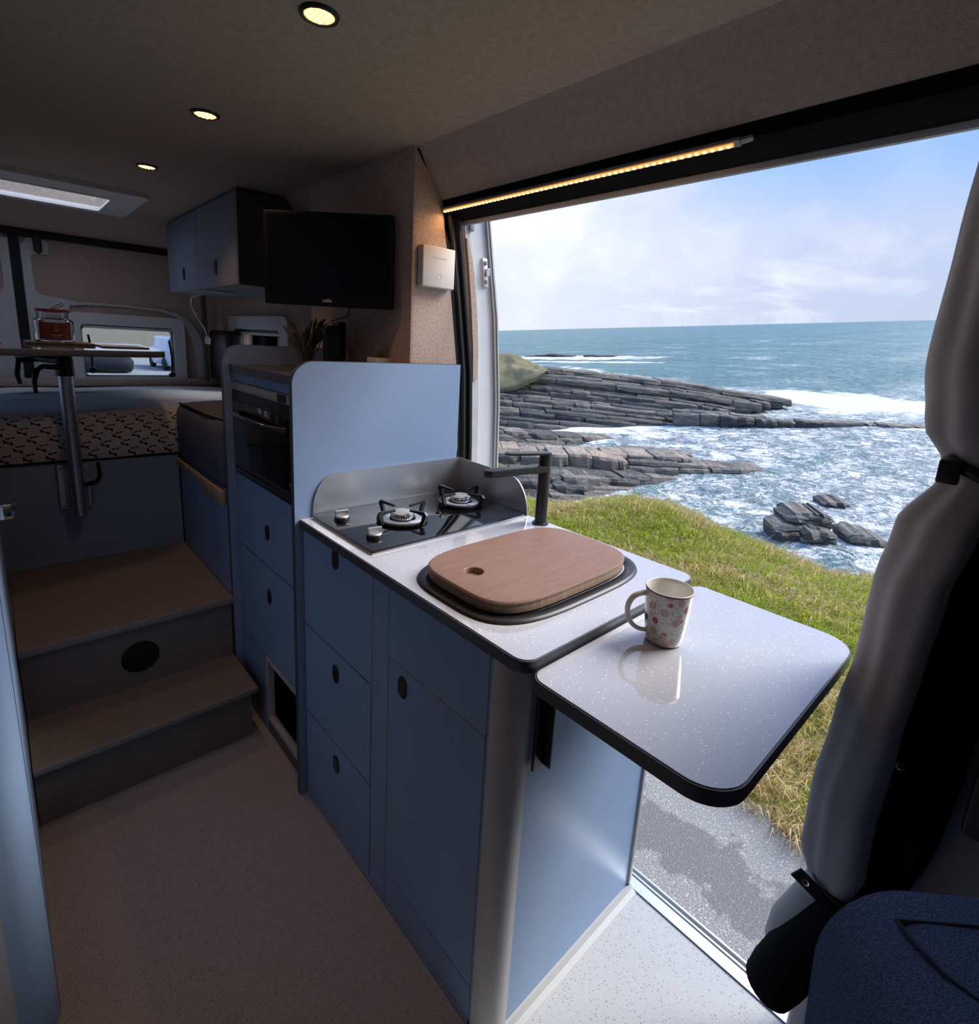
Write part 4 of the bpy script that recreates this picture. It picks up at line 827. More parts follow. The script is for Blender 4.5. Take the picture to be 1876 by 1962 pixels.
# television
A_, B_ = Vector((0.648, 1.752, 0)), Vector((0.925, 1.462, 0)); tv_t = (B_ - A_).normalized(); tv_n = Vector((tv_t.y, -tv_t.x, 0)); tvw = (B_ - A_).length
if tv_n.dot(Vector((0, 0, 0)) - A_) < 0: tv_n = -tv_n
tz0, tz1 = 1.492, 1.765
tv = thing('television', 'black flat television on a wall bracket over the tall cabinet', 'television', (0.8, 1.6, tz0))
def tvbox(name, u0, u1, z0, z1, d0, d1, mt, par, bev=0.0):
    a = A_ + tv_t * ((u0 + u1) / 2); ctr = a + tv_n * ((d0 + d1) / 2)
    return bar(name, (ctr.x - tv_t.x * (u1 - u0) / 2, ctr.y - tv_t.y * (u1 - u0) / 2, (z0 + z1) / 2), (ctr.x + tv_t.x * (u1 - u0) / 2, ctr.y + tv_t.y * (u1 - u0) / 2, (z0 + z1) / 2), abs(d1 - d0), z1 - z0, mt, par, (0, 0, 1), bev)
TVB = mat('tv_bezel', (0.006, 0.006, 0.008), 0.4, spec=0.25); TVS = mat('tv_screen', (0.004, 0.004, 0.006), 0.12, spec=0.25)
tvbox('casing', 0, tvw, tz0, tz1, -0.035, 0.0, TVB, tv, 0.004)
tvbox('screen', 0.014, tvw - 0.014, tz0 + 0.036, tz1 - 0.013, 0.0, 0.0008, TVS, tv)
tvbox('rear_housing', 0.09, tvw - 0.09, tz0 + 0.05, tz1 - 0.04, -0.06, -0.035, BLACK, tv, 0.006)
a = A_ + tv_t * (tvw * 0.62); bar('wall_bracket', (a.x - tv_n.x * 0.055, a.y - tv_n.y * 0.055, 1.63), (0.952, 1.70, 1.63), 0.03, 0.04, BLACK, tv, (0, 0, 1), 0.003)
tcn = A_ + tv_t * (tvw * 0.497) + tv_n * 0.0012
M4 = Matrix(((tv_t.x, 0, tv_n.x, tcn.x), (tv_t.y, 0, tv_n.y, tcn.y), (0, 1, 0, tz0 + 0.0165), (0, 0, 0, 1)))
textmesh('lettering', 'cello', 0.016, M4, PAPER, tv)
a = A_ + tv_t * (tvw * 0.66) - tv_n * 0.02
cb_ = thing('power_cable', 'thin dark cable hanging from the television to the plug adapter', 'cable', (a.x, a.y, tz0))
tube('cable', [(a.x, a.y, tz0 + 0.004), (a.x + 0.004, a.y + 0.02, tz0 - 0.025), (0.855, 1.72, 1.452), (0.880, 1.75, 1.442)], 0.0022, BLACK, cb_, 6)
pa = thing('plug_adapter', 'black plug-in power adapter standing on the tall cabinet shelf', 'adapter', (0.882, 1.76, 1.29))
lathe('body', [(0, 0), (0.028, 0.0), (0.033, 0.02), (0.037, 0.07), (0.036, 0.135), (0.028, 0.146), (0, 0.147)], (0.876, 1.745, 1.2905), BLACK, pa, 24)
box('plug', 0.89, 0.918, 1.735, 1.765, 1.325, 1.452, BLACK, pa, 0.006)
# white control unit on the column
wu = thing('control_unit', 'square white control unit with faint round mark on the carpeted column', 'control unit', (1.035, 1.385, 1.62))
box('casing', 0.974, 1.097, 1.372, 1.3995, 1.565, 1.684, WHITEPL, wu, 0.004, 3)
box('legend_line', 1.012, 1.062, 1.3716, 1.3722, 1.650, 1.6535, MARK, wu)
lathe('round_mark', [(0.0085, 0), (0.0085, -0.0006), (0.0110, -0.0006), (0.0110, 0)], (1.037, 1.3722, 1.597), MARK, wu, 28, 'y')
# plants on the shelf
su = thing('succulent_pot', 'small spiky succulent in a white pot behind the blue panel', 'plant', (0.925, 1.525, 1.29))
prism('pot', rrect(0.893, 0.957, 1.495, 1.555, 0.006, 4), 'z', 1.2905, 1.343, WHITEPL, su, 0.003); prism('soil', rrect(0.898, 0.952, 1.50, 1.55, 0.004, 4), 'z', 1.340, 1.344, MATDARK, su)
for i in range(18):
    a = random.random() * 6.28; ln = random.uniform(0.022, 0.044); out = random.uniform(0.01, 0.032)
    tube('leaf', [(0.925 + 0.004 * math.cos(a), 1.525 + 0.004 * math.sin(a), 1.343), (0.925 + out * 0.6 * math.cos(a), 1.525 + out * 0.6 * math.sin(a), 1.343 + ln * 0.65), (0.925 + out * math.cos(a), 1.525 + out * math.sin(a), 1.343 + ln)], [0.0035, 0.003, 0.0005], PLANTG, su, 5)
dp_ = thing('dried_plant', 'grey feathery dried plant fanning out on the shelf beside the side window', 'plant', (0.86, 1.87, 1.29))
for i in range(34):
    a = random.uniform(-0.9, 1.1); L_ = random.uniform(0.11, 0.185); bx_, by_ = 0.83 + random.uniform(-.02, .02), 1.86 + random.uniform(-.02, .02)
    dx, dy = math.sin(a) * 0.75, random.uniform(-0.25, 0.15)
    tube('stem', [(bx_, by_, 1.2905), (bx_ + dx * L_ * 0.35, by_ + dy * L_ * 0.4, 1.29 + L_ * 0.55), (bx_ + dx * L_ * 0.75, by_ + dy * L_ * 0.8, 1.29 + L_ * 0.85), (bx_ + dx * L_, by_ + dy * L_, 1.29 + L_ * 0.95)], [0.0012, 0.002, 0.007, 0.001], DRYPLANT, dp_, 5)

# ------------------------------------------------------------------ unit left of the aisle
lu = thing('tall_unit', 'tall blue grey unit with rounded corner across the aisle from the kitchen cabinet', 'cabinet', (-0.38, 1.6, 0))
box('front_panel', -0.050, -0.0325, 1.172, 2.15, 0.002, 1.935, BLUE, lu); box('end_panel', -0.735, -0.090, 1.130, 1.148, 0.002, 1.935, GREYLAM, lu); box('infill', -0.73, -0.055, 1.15, 2.14, 0.01, 1.93, PLY, lu)
cp = [(-0.030, 1.172)] + [(-0.072 + 0.042 * math.cos(a), 1.172 - 0.042 * math.sin(a)) for a in [math.pi / 2 * i / 8 for i in range(1, 9)]] + [(-0.090, 1.130), (-0.090, 1.150), (-0.048, 1.172)]
prism('corner_post', cp, 'z', 0.002, 1.935, BLUE, lu); bar('seam', (-0.0298, 1.1725, 0.005), (-0.0298, 1.1725, 1.93), 0.003, 0.001, EDGE, lu, (1, 0, 0))
ch = box('catch', -0.032, 0.006, 1.575, 1.60, 0.950, 0.984, CHROME, lu, 0.008, 3); box('catch_button', 0.000, 0.0085, 1.570, 1.590, 0.972, 0.986, BLACK, ch, 0.003)

# ------------------------------------------------------------------ curtain, pillar, seat
def interp(tab, z):
    tab = sorted(tab)
    if z <= tab[0][0]: return tab[0][1:]
    for a, b in zip(tab, tab[1:]):
        if z <= b[0]:
            t = (z - a[0]) / (b[0] - a[0]); t = t * t * (3 - 2 * t); return tuple(p + (q - p) * t for p, q in zip(a[1:], b[1:]))
    return tab[-1][1:]
def loft(name, tab, z0, z1, mt, par, nz=70, n=48, folds=((3, 0.10, 1.0), (7, 0.035, -2.0)), seed=0):
    """soft vertical body: tab rows (z, cx, cy, rx, ry)"""
    v = []; f = []
    for i in range(nz + 1):
        z = z0 + (z1 - z0) * i / nz; cx, cy, rx, ry = interp(tab, z)
        for k in range(n):
            a = 2 * math.pi * k / n; r = 1.0
            for q, amp, tw in folds: r += amp * math.cos(q * a + tw * z + seed)
            r += 0.10 * mnoise.noise(Vector((math.cos(a) * 1.5 + seed, math.sin(a) * 1.5, z * 7)))
            v.append((cx + rx * r * math.cos(a), cy + ry * r * math.sin(a), z))
    for i in range(nz):
        for k in range(n): f.append([i * n + k, i * n + (k + 1) % n, (i + 1) * n + (k + 1) % n, (i + 1) * n + k])
    f += [list(range(n))[::-1], [nz * n + k for k in range(n)]]
    o = mesh(name, v, f, mt, par, True); return autosmooth(o, 70)
cu_ = thing('curtain', 'grey curtain with black backing strip gathered at the front of the sliding door', 'curtain', (1.08, 0.1, 0.3))
ct = [(0.36, 1.075, 0.150, 0.034, 0.026), (0.432, 1.075, 0.126, 0.028, 0.034), (0.50, 1.075, 0.128, 0.045, 0.052), (0.62, 1.080, 0.130, 0.058, 0.052), (0.80, 1.080, 0.124, 0.056, 0.048), (0.90, 1.080, 0.117, 0.050, 0.046), (1.05, 1.080, 0.114, 0.050, 0.052), (1.15, 1.080, 0.100, 0.046, 0.052), (1.255, 1.080, 0.072, 0.030, 0.034), (1.32, 1.080, 0.092, 0.044, 0.052), (1.42, 1.080, 0.100, 0.052, 0.056), (1.60, 1.075, 0.102, 0.052, 0.052), (1.80, 1.070, 0.090, 0.046, 0.05)]
loft('cloth', ct, 0.36, 1.80, CURTAIN, cu_, seed=0.6)
bt = [(0.36, 1.10, 0.085, 0.030, 0.050), (0.432, 1.105, 0.075, 0.028, 0.045), (0.62, 1.110, 0.052, 0.032, 0.052), (0.90, 1.110, 0.045, 0.030, 0.052), (1.15, 1.112, 0.040, 0.026, 0.050), (1.255, 1.112, 0.028, 0.024, 0.040), (1.42, 1.112, 0.038, 0.026, 0.050), (1.80, 1.105, 0.035, 0.024, 0.05)]
bk = loft('black_backing', bt, 0.36, 1.80, DARKFAB, cu_, nz=30, n=28, folds=((2, 0.05, 0.5),), seed=2.0)
for yy, zz in ((0.076, 0.735), (0.060, 1.150)):
    lathe('snap_stud', [(0.0045, -0.002), (0.0065, -0.003), (0.008, 0.0), (0.0045, 0.0)], (1.078, yy - 0.004, zz), CHROME, bk, 16, 'x')
tb1 = tube('tie_band', [(1.080 + 0.036 * math.cos(a), 0.066 + 0.047 * math.sin(a), 1.255 + 0.006 * math.sin(a)) for a in [2 * math.pi * i / 24 for i in range(24)]], 0.0035, BLACK, cu_, 6, closed=True)
tb1.data.transform(Matrix.Translation((0, 0, 1.255)) @ Matrix.Diagonal((1, 1, 3.2, 1)) @ Matrix.Translation((0, 0, -1.255)))
box('tie_clip', 1.036, 1.048, 0.085, 0.112, 1.236, 1.272, BLACK, tb1, 0.003)
tb2 = tube('tie_band', [(1.085 + 0.042 * math.cos(a), 0.105 + 0.058 * math.sin(a), 0.432) for a in [2 * math.pi * i / 24 for i in range(24)]], 0.004, BLACK, cu_, 6, closed=True)
tb2.data.transform(Matrix.Translation((0, 0, 0.432)) @ Matrix.Diagonal((1, 1, 2.4, 1)) @ Matrix.Translation((0, 0, -0.432)))
sn = bar('tie_end', (1.045, 0.120, 0.420), (1.030, 0.176, 0.455), 0.004, 0.026, BLACK, tb2, (0, 0, 1)); lathe('snap_stud', [(0.004, -0.002), (0.006, -0.003), (0.0075, 0.0), (0.004, 0.0)], (1.034, 0.158, 0.443), CHROME, tb2, 14, 'x')
# the tail of the curtain spilling out below the lower tie
v = []; f = []; K = 18
tail = [(1.078, 0.128, 0.44, 0.036, 0.034), (1.078, 0.150, 0.37, 0.036, 0.040), (1.078, 0.176, 0.29, 0.036, 0.042), (1.078, 0.190, 0.235, 0.026, 0.030)]
tube('tail', [t_[:3] for t_ in tail], [t_[3] for t_ in tail], CURTAIN, cu_, 20)
br_ = tube('black_roll', [(1.075, 0.095, 0.42), (1.066, 0.120, 0.34), (1.058, 0.150, 0.26), (1.050, 0.172, 0.19), (1.046, 0.184, 0.150)], [0.050, 0.050, 0.050, 0.050, 0.046], DARKFAB, cu_, 24)
tube('black_roll_lobe', [(1.10, 0.12, 0.36), (1.095, 0.165, 0.27), (1.092, 0.190, 0.215)], [0.04, 0.04, 0.03], DARKFAB, cu_, 16)
pt = tag(box('belt_bracket', 1.100, 1.139, -0.16, -0.018, 0.655, 0.92, BLACK, None, 0.006), 'black seat belt guide box on the dark pillar behind the seat', 'bracket')
# passenger seat
se = thing('passenger_seat', 'dark blue fabric passenger seat with rounded top and stitched seams', 'seat', (0.55, -0.25, 0))
SB, ST, SN_ = Vector((0.505, -0.027, 0)), Vector((0.70, -0.714, 0)), Vector((0.714, 0.70, 0))
def seatmap(o):
    for v_ in o.data.vertices:
        a, b, z = v_.co; q = SB + ST * a + SN_ * (b + (z - 0.86) * 0.10); v_.co = Vector((q.x, q.y, z))
    return o
def seatback():
    pl = rrect(0.0, 0.46, 0.30, 0.848, 0.05, 12, (0.05, 0.05, 0.085, 0.085))
    o = seatmap(prism('backrest', pl, 'y', 0.0, 0.15, SEATFAB, se, 0.040, 6, 60)); autosmooth(o, 60)
    e = rrect(0.030, 0.43, 0.33, 0.818, 0.05, 12, (0.04, 0.04, 0.065, 0.065))
    seatmap(tube('seam', [(a, 0.0015, b) for a, b in e], 0.005, SEATSEAM, o, 6, closed=True))
    seatmap(tube('seam', [(0.055, 0.118, 0.8465), (0.12, 0.118, 0.8478), (0.25, 0.118, 0.8478), (0.41, 0.118, 0.8478)], 0.0022, SEATSEAM, o, 6)); seatmap(tube('seam', [(0.055, 0.118, 0.8465), (0.058, 0.095, 0.8472), (0.066, 0.07, 0.8476), (0.082, 0.05, 0.8474), (0.105, 0.034, 0.8458), (0.14, 0.016, 0.8370), (0.17, 0.004, 0.815)], 0.0022, SEATSEAM, o, 6))
    seatmap(tube('seam', [(0.040, 0.001, 0.79), (0.09, -0.001, 0.735), (0.17, -0.001, 0.66), (0.28, -0.001, 0.52)], 0.003, SEATSEAM, o, 6))
seatback()
seatmap(box('seat_cushion', 0.0, 0.46, -0.44, -0.01, 0.30, 0.40, SEATFAB, se, 0.04, 4)); seatmap(box('pedestal', 0.06, 0.40, -0.44, -0.04, 0.001, 0.30, BLACK, se, 0.01))

# ------------------------------------------------------------------ outside: ground
def nz2(x, y, s, k=0.0): return mnoise.noise(Vector((x * s, y * s, k)))
ap = [(-70, -50), (-70, 58)]; ap += [(24, 58), (8, 20)] + [(2.62, y) for y in (9, 3, 0, -3, -8, -50)]
gr = mesh('tarmac', [(x, y, -0.5) for x, y in ap] + [(x, y, -0.9) for x, y in ap], [list(range(len(ap))), list(range(len(ap), 2 * len(ap)))[::-1]] + [[i, (i + 1) % len(ap), len(ap) + (i + 1) % len(ap), len(ap) + i] for i in range(len(ap))], ASPH)
gr.name = 'ground_tarmac'; struct(gr)
XC = [(-12, 6.8), (-3, 6.4), (0, 5.95), (0.96, 5.75), (1.34, 5.42), (2.2, 5.45), (3.0, 5.75), (3.5, 5.55), (4.05, 4.75), (5, 3.9), (8, 3.5), (16, 3.3)]
XE = [(-12, 2.15), (-1, 2.10), (0.33, 2.17), (0.64, 2.25), (1.2, 2.32), (3, 2.40), (6, 2.42), (16, 2.5)]
def crest(y): return interp([(a, b) for a, b in XC], y)[0]
def edge(y): return interp([(a, b) for a, b in XE], y)[0] + 0.05 * nz2(0, y, 3.0, 5) + 0.02 * nz2(0, y, 11, 5)
def ground_z(x, y):
    d = x - edge(y); z = -0.505 + 0.03 * min(1, max(0, d / 0.15)) + 0.07 * min(1, max(0, d / 1.5)) + 0.05 * nz2(x, y, 1.1, 1) * min(1, max(0, d)) + 0.02 * nz2(x, y, 4, 2)
    z += 0.10 * math.exp(-((y - 2.9) / 0.8) ** 2 - ((x - 5.4) / 0.7) ** 2) - 0.13 * math.exp(-((y - 0.9) / 0.7) ** 2) * min(1, max(0, (x - 4.2) / 1.5))
    o = x - crest(y) + 0.10 * nz2(x, y, 1.6, 8)
    if o > -0.5:
        q = o + 0.5; z -= 0.18 * q * q if q < 1.2 else 0.26 + 1.0 * (q - 1.2)
    return z
xs = np.concatenate([np.linspace(0, 1, 70)]); ys = np.linspace(-10, 14, 240); v = []; f = []
for y in ys:
    e0 = edge(y) + 0.02
    for s_ in xs:
        x = e0 + s_ * 3.0 if False else e0 + (crest(y) + 5.5 - e0) * (0.62 * s_ + 0.38 * s_ ** 3); v.append((x, y, ground_z(x, y)))
nx = len(xs)
for j in range(len(ys) - 1):
    for i in range(nx - 1): f.append([j * nx + i, j * nx + i + 1, (j + 1) * nx + i + 1, (j + 1) * nx + i])
struct(mesh('ground_cliff_top', v, f, GRASSG, None, True))
def grass():
    rng = np.random.default_rng(3); NB = 135000; y = rng.uniform(-1.0, 5.6, NB * 2); x = rng.uniform(2.05, 6.7, NB * 2)
    keep = []
    for i in range(len(x)):
        e = edge(y[i]); c = crest(y[i])
        if x[i] > e - 0.05 + 0.05 * abs(rng.normal()) and x[i] < c + 0.7: keep.append(i)
        if len(keep) >= NB: break
    x, y = x[keep], y[keep]; n = len(x); z = np.array([ground_z(a, b) for a, b in zip(x, y)])
    pat = np.array([nz2(a, b, 0.9, 11) + 0.6 * nz2(a, b, 2.6, 12) for a, b in zip(x, y)])
    cl = np.array([nz2(a, b, 5.0, 14) for a, b in zip(x, y)])
    dist_edge = x - np.array([edge(b) for b in y]); dc = np.array([crest(b) for b in y]) - x
    L_ = rng.uniform(0.05, 0.13, n) * (1 + 0.5 * cl); W_ = rng.uniform(0.0013, 0.0028, n) * (0.6 + 0.22 * x)
    straw = (rng.random(n) < np.clip(0.22 + 0.55 * pat + 0.35 * np.exp(-dist_edge / 0.25), 0.05, 0.85)); L_[straw] *= rng.uniform(0.8, 1.7, straw.sum())
    ang = rng.uniform(0, 2 * np.pi, n); ln = rng.uniform(0.25, 1.0, n); wind = np.array([-0.25, -0.35])
    dx = np.cos(ang) * ln + wind[0] + 0.6 * cl; dy = np.sin(ang) * ln + wind[1]
    wx, wy = -np.sin(ang + rng.uniform(-1, 1, n)), np.cos(ang)
    p0 = np.stack([x, y, z - 0.01], 1); p1 = p0 + np.stack([dx * L_ * 0.35, dy * L_ * 0.35, L_ * 0.6], 1); p2 = p0 + np.stack([dx * L_, dy * L_, L_ * rng.uniform(0.5, 1.0, n)], 1)
    w = np.stack([wx * W_, wy * W_, np.zeros(n)], 1)
    V = np.stack([p0 - w, p0 + w, p1 - w * 0.8, p1 + w * 0.8, p2], 1).reshape(-1, 3)
    b = (np.arange(n) * 5)[:, None]; T = np.concatenate([b + [0, 1, 3], b + [0, 3, 2], b + [2, 3, 4]], 0)
    me = bpy.data.meshes.new('grass'); me.vertices.add(len(V)); me.vertices.foreach_set('co', V.astype(np.float32).ravel())
    me.loops.add(len(T) * 3); me.loops.foreach_set('vertex_index', T.astype(np.int32).ravel()); me.polygons.add(len(T)); me.polygons.foreach_set('loop_start', (np.arange(len(T)) * 3).astype(np.int32)); me.update(calc_edges=True)
    g1, g2, s1, s2 = np.array([0.56, 0.57, 0.08]), np.array([0.36, 0.43, 0.06]), np.array([0.78, 0.64, 0.36]), np.array([0.66, 0.46, 0.26])
    t = rng.random((n, 1)); col = g1 * t + g2 * (1 - t); col[pat > 0.15] = (col * 0.7 + np.array([0.55, 0.46, 0.10]) * 0.3)[pat > 0.15]
    cs = s1 * t + s2 * (1 - t); col[straw] = cs[straw]; col *= rng.uniform(0.75, 1.15, (n, 1))
    at = me.attributes.new('col', 'FLOAT_COLOR', 'POINT'); full = np.repeat(np.concatenate([col, np.ones((n, 1))], 1), 5, 0); at.data.foreach_set('color', full.astype(np.float32).ravel())
    me.materials.append(BLADE); o = bpy.data.objects.new('cliff_grass', me); C.objects.link(o); tag(o, 'yellow green tussocky grass on the cliff top outside the door', 'grass', kind='stuff')
grass()
o = thing('dry_stalk', 'single pale dry stalk sticking up out of the grass', 'stalk', (3.3, 1.0, -0.45))
def groundhit(u, v_):
    d = ray(u, v_); p = np.array([0, 0, CAMH])
    for t_ in np.linspace(1.5, 12, 1500):
        q = p + d * t_
        if q[2] < ground_z(q[0], q[1]): return q
    return q
g0 = groundhit(1500, 1165); tube('stem', [(g0[0], g0[1], g0[2] - 0.02), (g0[0] + 0.03, g0[1] - 0.02, g0[2] + 0.10), (g0[0] + 0.10, g0[1] - 0.07, g0[2] + 0.20)], [0.004, 0.0035, 0.002], mat('straw', (0.70, 0.60, 0.42), 0.8), o, 6)

# ------------------------------------------------------------------ outside: sea and rocks (in a frame level with the sea)
SN = Vector((-0.078, 0.034, 0.996)).normalized(); SEAH = 9.0
su_ = (Vector((1, 0, 0)) - SN * SN.x).normalized(); sv_ = SN.cross(su_); so_ = Vector((0, 0, CAMH)) - SN * SEAH
SM = Matrix(((su_.x, sv_.x, SN.x, so_.x), (su_.y, sv_.y, SN.y, so_.y), (su_.z, sv_.z, SN.z, so_.z), (0, 0, 0, 1)))
BM = np.array([[*su_], [*sv_], [*SN]])
def sray(u, v_): return Vector(BM @ ray(u, v_))
def on_sea(u, v_): d = sray(u, v_); t_ = -SEAH / d.z; return Vector((d.x * t_, d.y * t_, 0))
def on_plane(u, v_, P, Ldir):
    d = sray(u, v_); nrm = Vector((-Ldir.y, Ldir.x, 0)); t_ = nrm.dot(P) / (nrm.x * d.x + nrm.y * d.y); return Vector((d.x * t_, d.y * t_, SEAH + d.z * t_))
def sea_mesh():
    nr, na = 190, 300; v = []; f = []
    for i in range(nr):
        r = 7.0 * (9000 / 7.0) ** (i / (nr - 1))
        for j in range(na):
            a = math.radians(-75 + 190 * j / (na - 1)); x, y = r * math.cos(a), r * math.sin(a)
            h = 0.0
            if r < 400: h = (0.22 * mnoise.noise(Vector((x * 0.12, y * 0.07, 0))) + 0.12 * mnoise.noise(Vector((x * 0.35, y * 0.3, 4)))) * (1 if r < 200 else (400 - r) / 200)
            v.append((x, y, h))
    for i in range(nr - 1):
        for j in range(na - 1): f.append([i * na + j, i * na + j + 1, (i + 1) * na + j + 1, (i + 1) * na + j])
    o = mesh('sea', v, f, SEA, None, True); o.matrix_basis = SM; struct(o); o.name = 'ground_sea'
sea_mesh()
def yint(pl, x):
    if x <= pl[0][0]: return pl[0][1]
    for a, b in zip(pl, pl[1:]):
        if x <= b[0]: return a[1] + (b[1] - a[1]) * (x - a[0]) / (b[0] - a[0])
    return pl[-1][1] + (pl[-1][1] - pl[-2][1]) / (pl[-1][0] - pl[-2][0]) * (x - pl[-1][0])
LP0 = {}
def ledge(name, label, base, layers, depth=4.0, step=(22, 60), mats=(ROCK,), jit=0.3, drop=0.5, lift=0.05, into=None):
    """layers: (setback m, first px, last px, top line, bottom line); tops are traced lines placed on upright planes"""
    P0, P1 = on_sea(*base[0]), on_sea(*base[1]); Ld = (P1 - P0).normalized(); nb = Vector((-Ld.y, Ld.x, 0))
    if nb.dot(P0) < 0: nb = -nb
    if into is None: e = thing(name, label, 'rock', matrix=SM @ Matrix.Translation(P0)); LP0[e.name] = P0
    else: e = into
    PE = LP0[e.name]
    U = random.uniform
    for sb_, u0, u1, top, bot in layers:
        u = u0; Pl = P0 + nb * sb_; drift = 0.0
        while u < u1 - 4:
            un = min(u1, u + U(*step))
            if u1 - un < 12: un = u1
            drift = drift * 0.6 + U(-jit, jit); ht = U(-1.3, 0.9); g0_, g1_ = U(0, 1.4), U(0, 1.4); m_ = 5; V = []
            for c_ in range(m_):
                t_ = c_ / (m_ - 1); uu = u + g0_ + (un - g1_ - u - g0_) * t_; en = 0.14 if c_ in (0, m_ - 1) else 0.0
                Pc = Pl + nb * (drift + U(-0.10, 0.10) + en); yt = yint(top, uu) + ht + U(-0.7, 0.7)
                a = on_plane(uu, yt, Pc, Ld); b = on_plane(uu, yint(bot, uu), Pc, Ld); b.z -= drop; hh = max(a.z - b.z, 0.05)
                ch = min(0.16, hh * 0.22) * U(0.6, 1.3)
                V += [a + nb * (depth + U(0, 0.4)) + Vector((0, 0, lift)), a + nb * ch, a - Vector((0, 0, ch)), a + (b - a) * U(0.4, 0.7) - nb * U(-0.05, 0.14), b + nb * U(0.05, 0.45), b + nb * depth]
            f = []
            for c_ in range(m_ - 1):
                p, q = c_ * 6, c_ * 6 + 6
                f += [[p + r_, p + r_ + 1, q + r_ + 1, q + r_] for r_ in range(5)] + [[p + 5, p, q, q + 5]]
            f += [[0, 1, 2, 3, 4, 5][::-1], [(m_ - 1) * 6 + r_ for r_ in range(6)]]
            mesh('block', [p_ - PE for p_ in V], f, random.choice(mats), e, local=True)
            u = un
    return e
# main dipping headland
T = [(925, 694), (960, 699), (1040, 706), (1140, 715), (1300, 733), (1420, 752), (1515, 766)]; Wt = [(925, 826), (1100, 820), (1250, 819), (1450, 816), (1520, 812)]
offs = [0, 5, 12, 17, 24, 33, 38, 45, 56, 62, 70, 82, 88, 98, 108, 117]; ends = [1515, 1500, 1478, 1462, 1440, 1410, 1396, 1390, 1470, 1450]
lay = []
for k_, of in enumerate(offs):
    top = [(a, b + of) for a, b in T]; nx_ = offs[k_ + 1] if k_ + 1 < len(offs) else of + 12; bot = [(a, b + nx_) for a, b in T]
    e_ = ends[k_] if k_ < len(ends) else 1500
    u_ = 930
    while u_ < e_ and yint(top, u_) < yint(Wt, u_) - 2: u_ += 4
    lay.append((0.62 * (len(offs) - 1 - k_) + random.uniform(-0.3, 0.3), 930, u_, top, bot))
rhd = ledge('rock_headland', 'long dark headland of layered rock dipping into the sea with a thin spit', ((1010, 828), (1450, 816)), lay, depth=3.2, step=(26, 150), jit=0.22, mats=(ROCK, ROCK, ROCK, ROCKD, ROCKD))
SPT = [(1290, 786), (1380, 793), (1450, 799), (1560, 805), (1680, 812), (1778, 819)]
ledge(None, None, ((1300, 815), (1770, 823)), [(0.5, 1290, 1470, SPT, [(1290, 795), (1470, 809)]), (0.1, 1290, 1778, [(a, b + 5) for a, b in SPT[:4]] + [(1680, 814), (1778, 820)], [(1290, 812), (1560, 815), (1778, 824)])], depth=1.0, mats=(ROCKD, ROCK), step=(20, 90), into=rhd)
ledge('rock_shelf', 'low flat rock shelf between the headland and the tan-topped ledge', ((960, 868), (1190, 847)), [(1.0, 930, 1195, [(930, 824), (1080, 836), (1200, 843)], [(930, 833), (1200, 848)]), (0.7, 930, 1175, [(930, 831), (1080, 841), (1180, 846)], [(930, 840), (1200, 850)]), (0.35, 930, 1140, [(930, 840), (1080, 848), (1150, 851)], [(930, 850), (1200, 853)]), (0, 930, 1105, [(930, 849), (1080, 854), (1120, 857)], [(930, 868), (1120, 860)])], depth=2.0, mats=(ROCK, ROCKD), step=(25, 80))
rlg = ledge('rock_ledge', 'rock ledge with tan weathered blocks ending in a long dark point', ((1080, 922), (1470, 906)), [(1.6, 930, 1330, [(930, 858), (1060, 867), (1200, 873), (1340, 881)], [(930, 866), (1340, 888)]), (0.5, 930, 1055, [(930, 868), (1060, 872)], [(930, 902), (1060, 903)]), (0.1, 1055, 1205, [(1055, 871), (1120, 873), (1205, 885)], [(1055, 903), (1205, 907)])], depth=2.0, mats=(ROCKW, ROCKW, ROCK), step=(20, 55), drop=0.3)
ledge(None, None, ((1205, 912), (1470, 907)), [(0.15, 1207, 1472, [(1200, 884), (1350, 893), (1472, 902)], [(1205, 899), (1350, 904), (1472, 905)]), (0.05, 1207, 1440, [(1200, 895), (1350, 901), (1472, 905)], [(1205, 911), (1350, 915), (1472, 907)])], depth=1.6, mats=(ROCK, ROCK, ROCKD), step=(40, 110), drop=0.3, into=rlg)
ledge('rock_slab', 'lone rock slab poking from the surf behind the tan-topped ledge', ((1186, 872), (1326, 877)), [(0, 1187, 1327, [(1187, 858), (1250, 863), (1327, 873)], [(1187, 874), (1327, 879)])], depth=0.8, mats=(ROCK,), step=(60, 90))
lay = [(0.35 * (6 - k_), 990, x1, [(990, y_), (1200, y_ + 8), (1360, y_ + 15)], [(990, y_ + 9), (1200, y_ + 17), (1360, y_ + 26)]) for k_, (y_, x1) in enumerate(((906, 1345), (913, 1356), (922, 1340), (930, 1290), (938, 1255), (947, 1205), (957, 1150)))]
ledge('rock_steps', 'stepped dark rock layers at the foot of the grassy cliff', ((1040, 972), (1300, 942)), lay, depth=1.6, mats=(ROCKD, ROCK), step=(30, 110))
def stack(name, label, base, slabs, mats):
    ledge(name, label, base, [(s_, a, b, [(a, y0 + 3), (a + 0.15 * (b - a), y0), (a + 0.8 * (b - a), y0 + 1), (b, y0 + 5)], [(a, y1), (b, y1)]) for s_, a, b, y0, y1 in slabs], depth=1.0, mats=mats, step=(50, 110), jit=0.12, drop=0.15, lift=0.12)
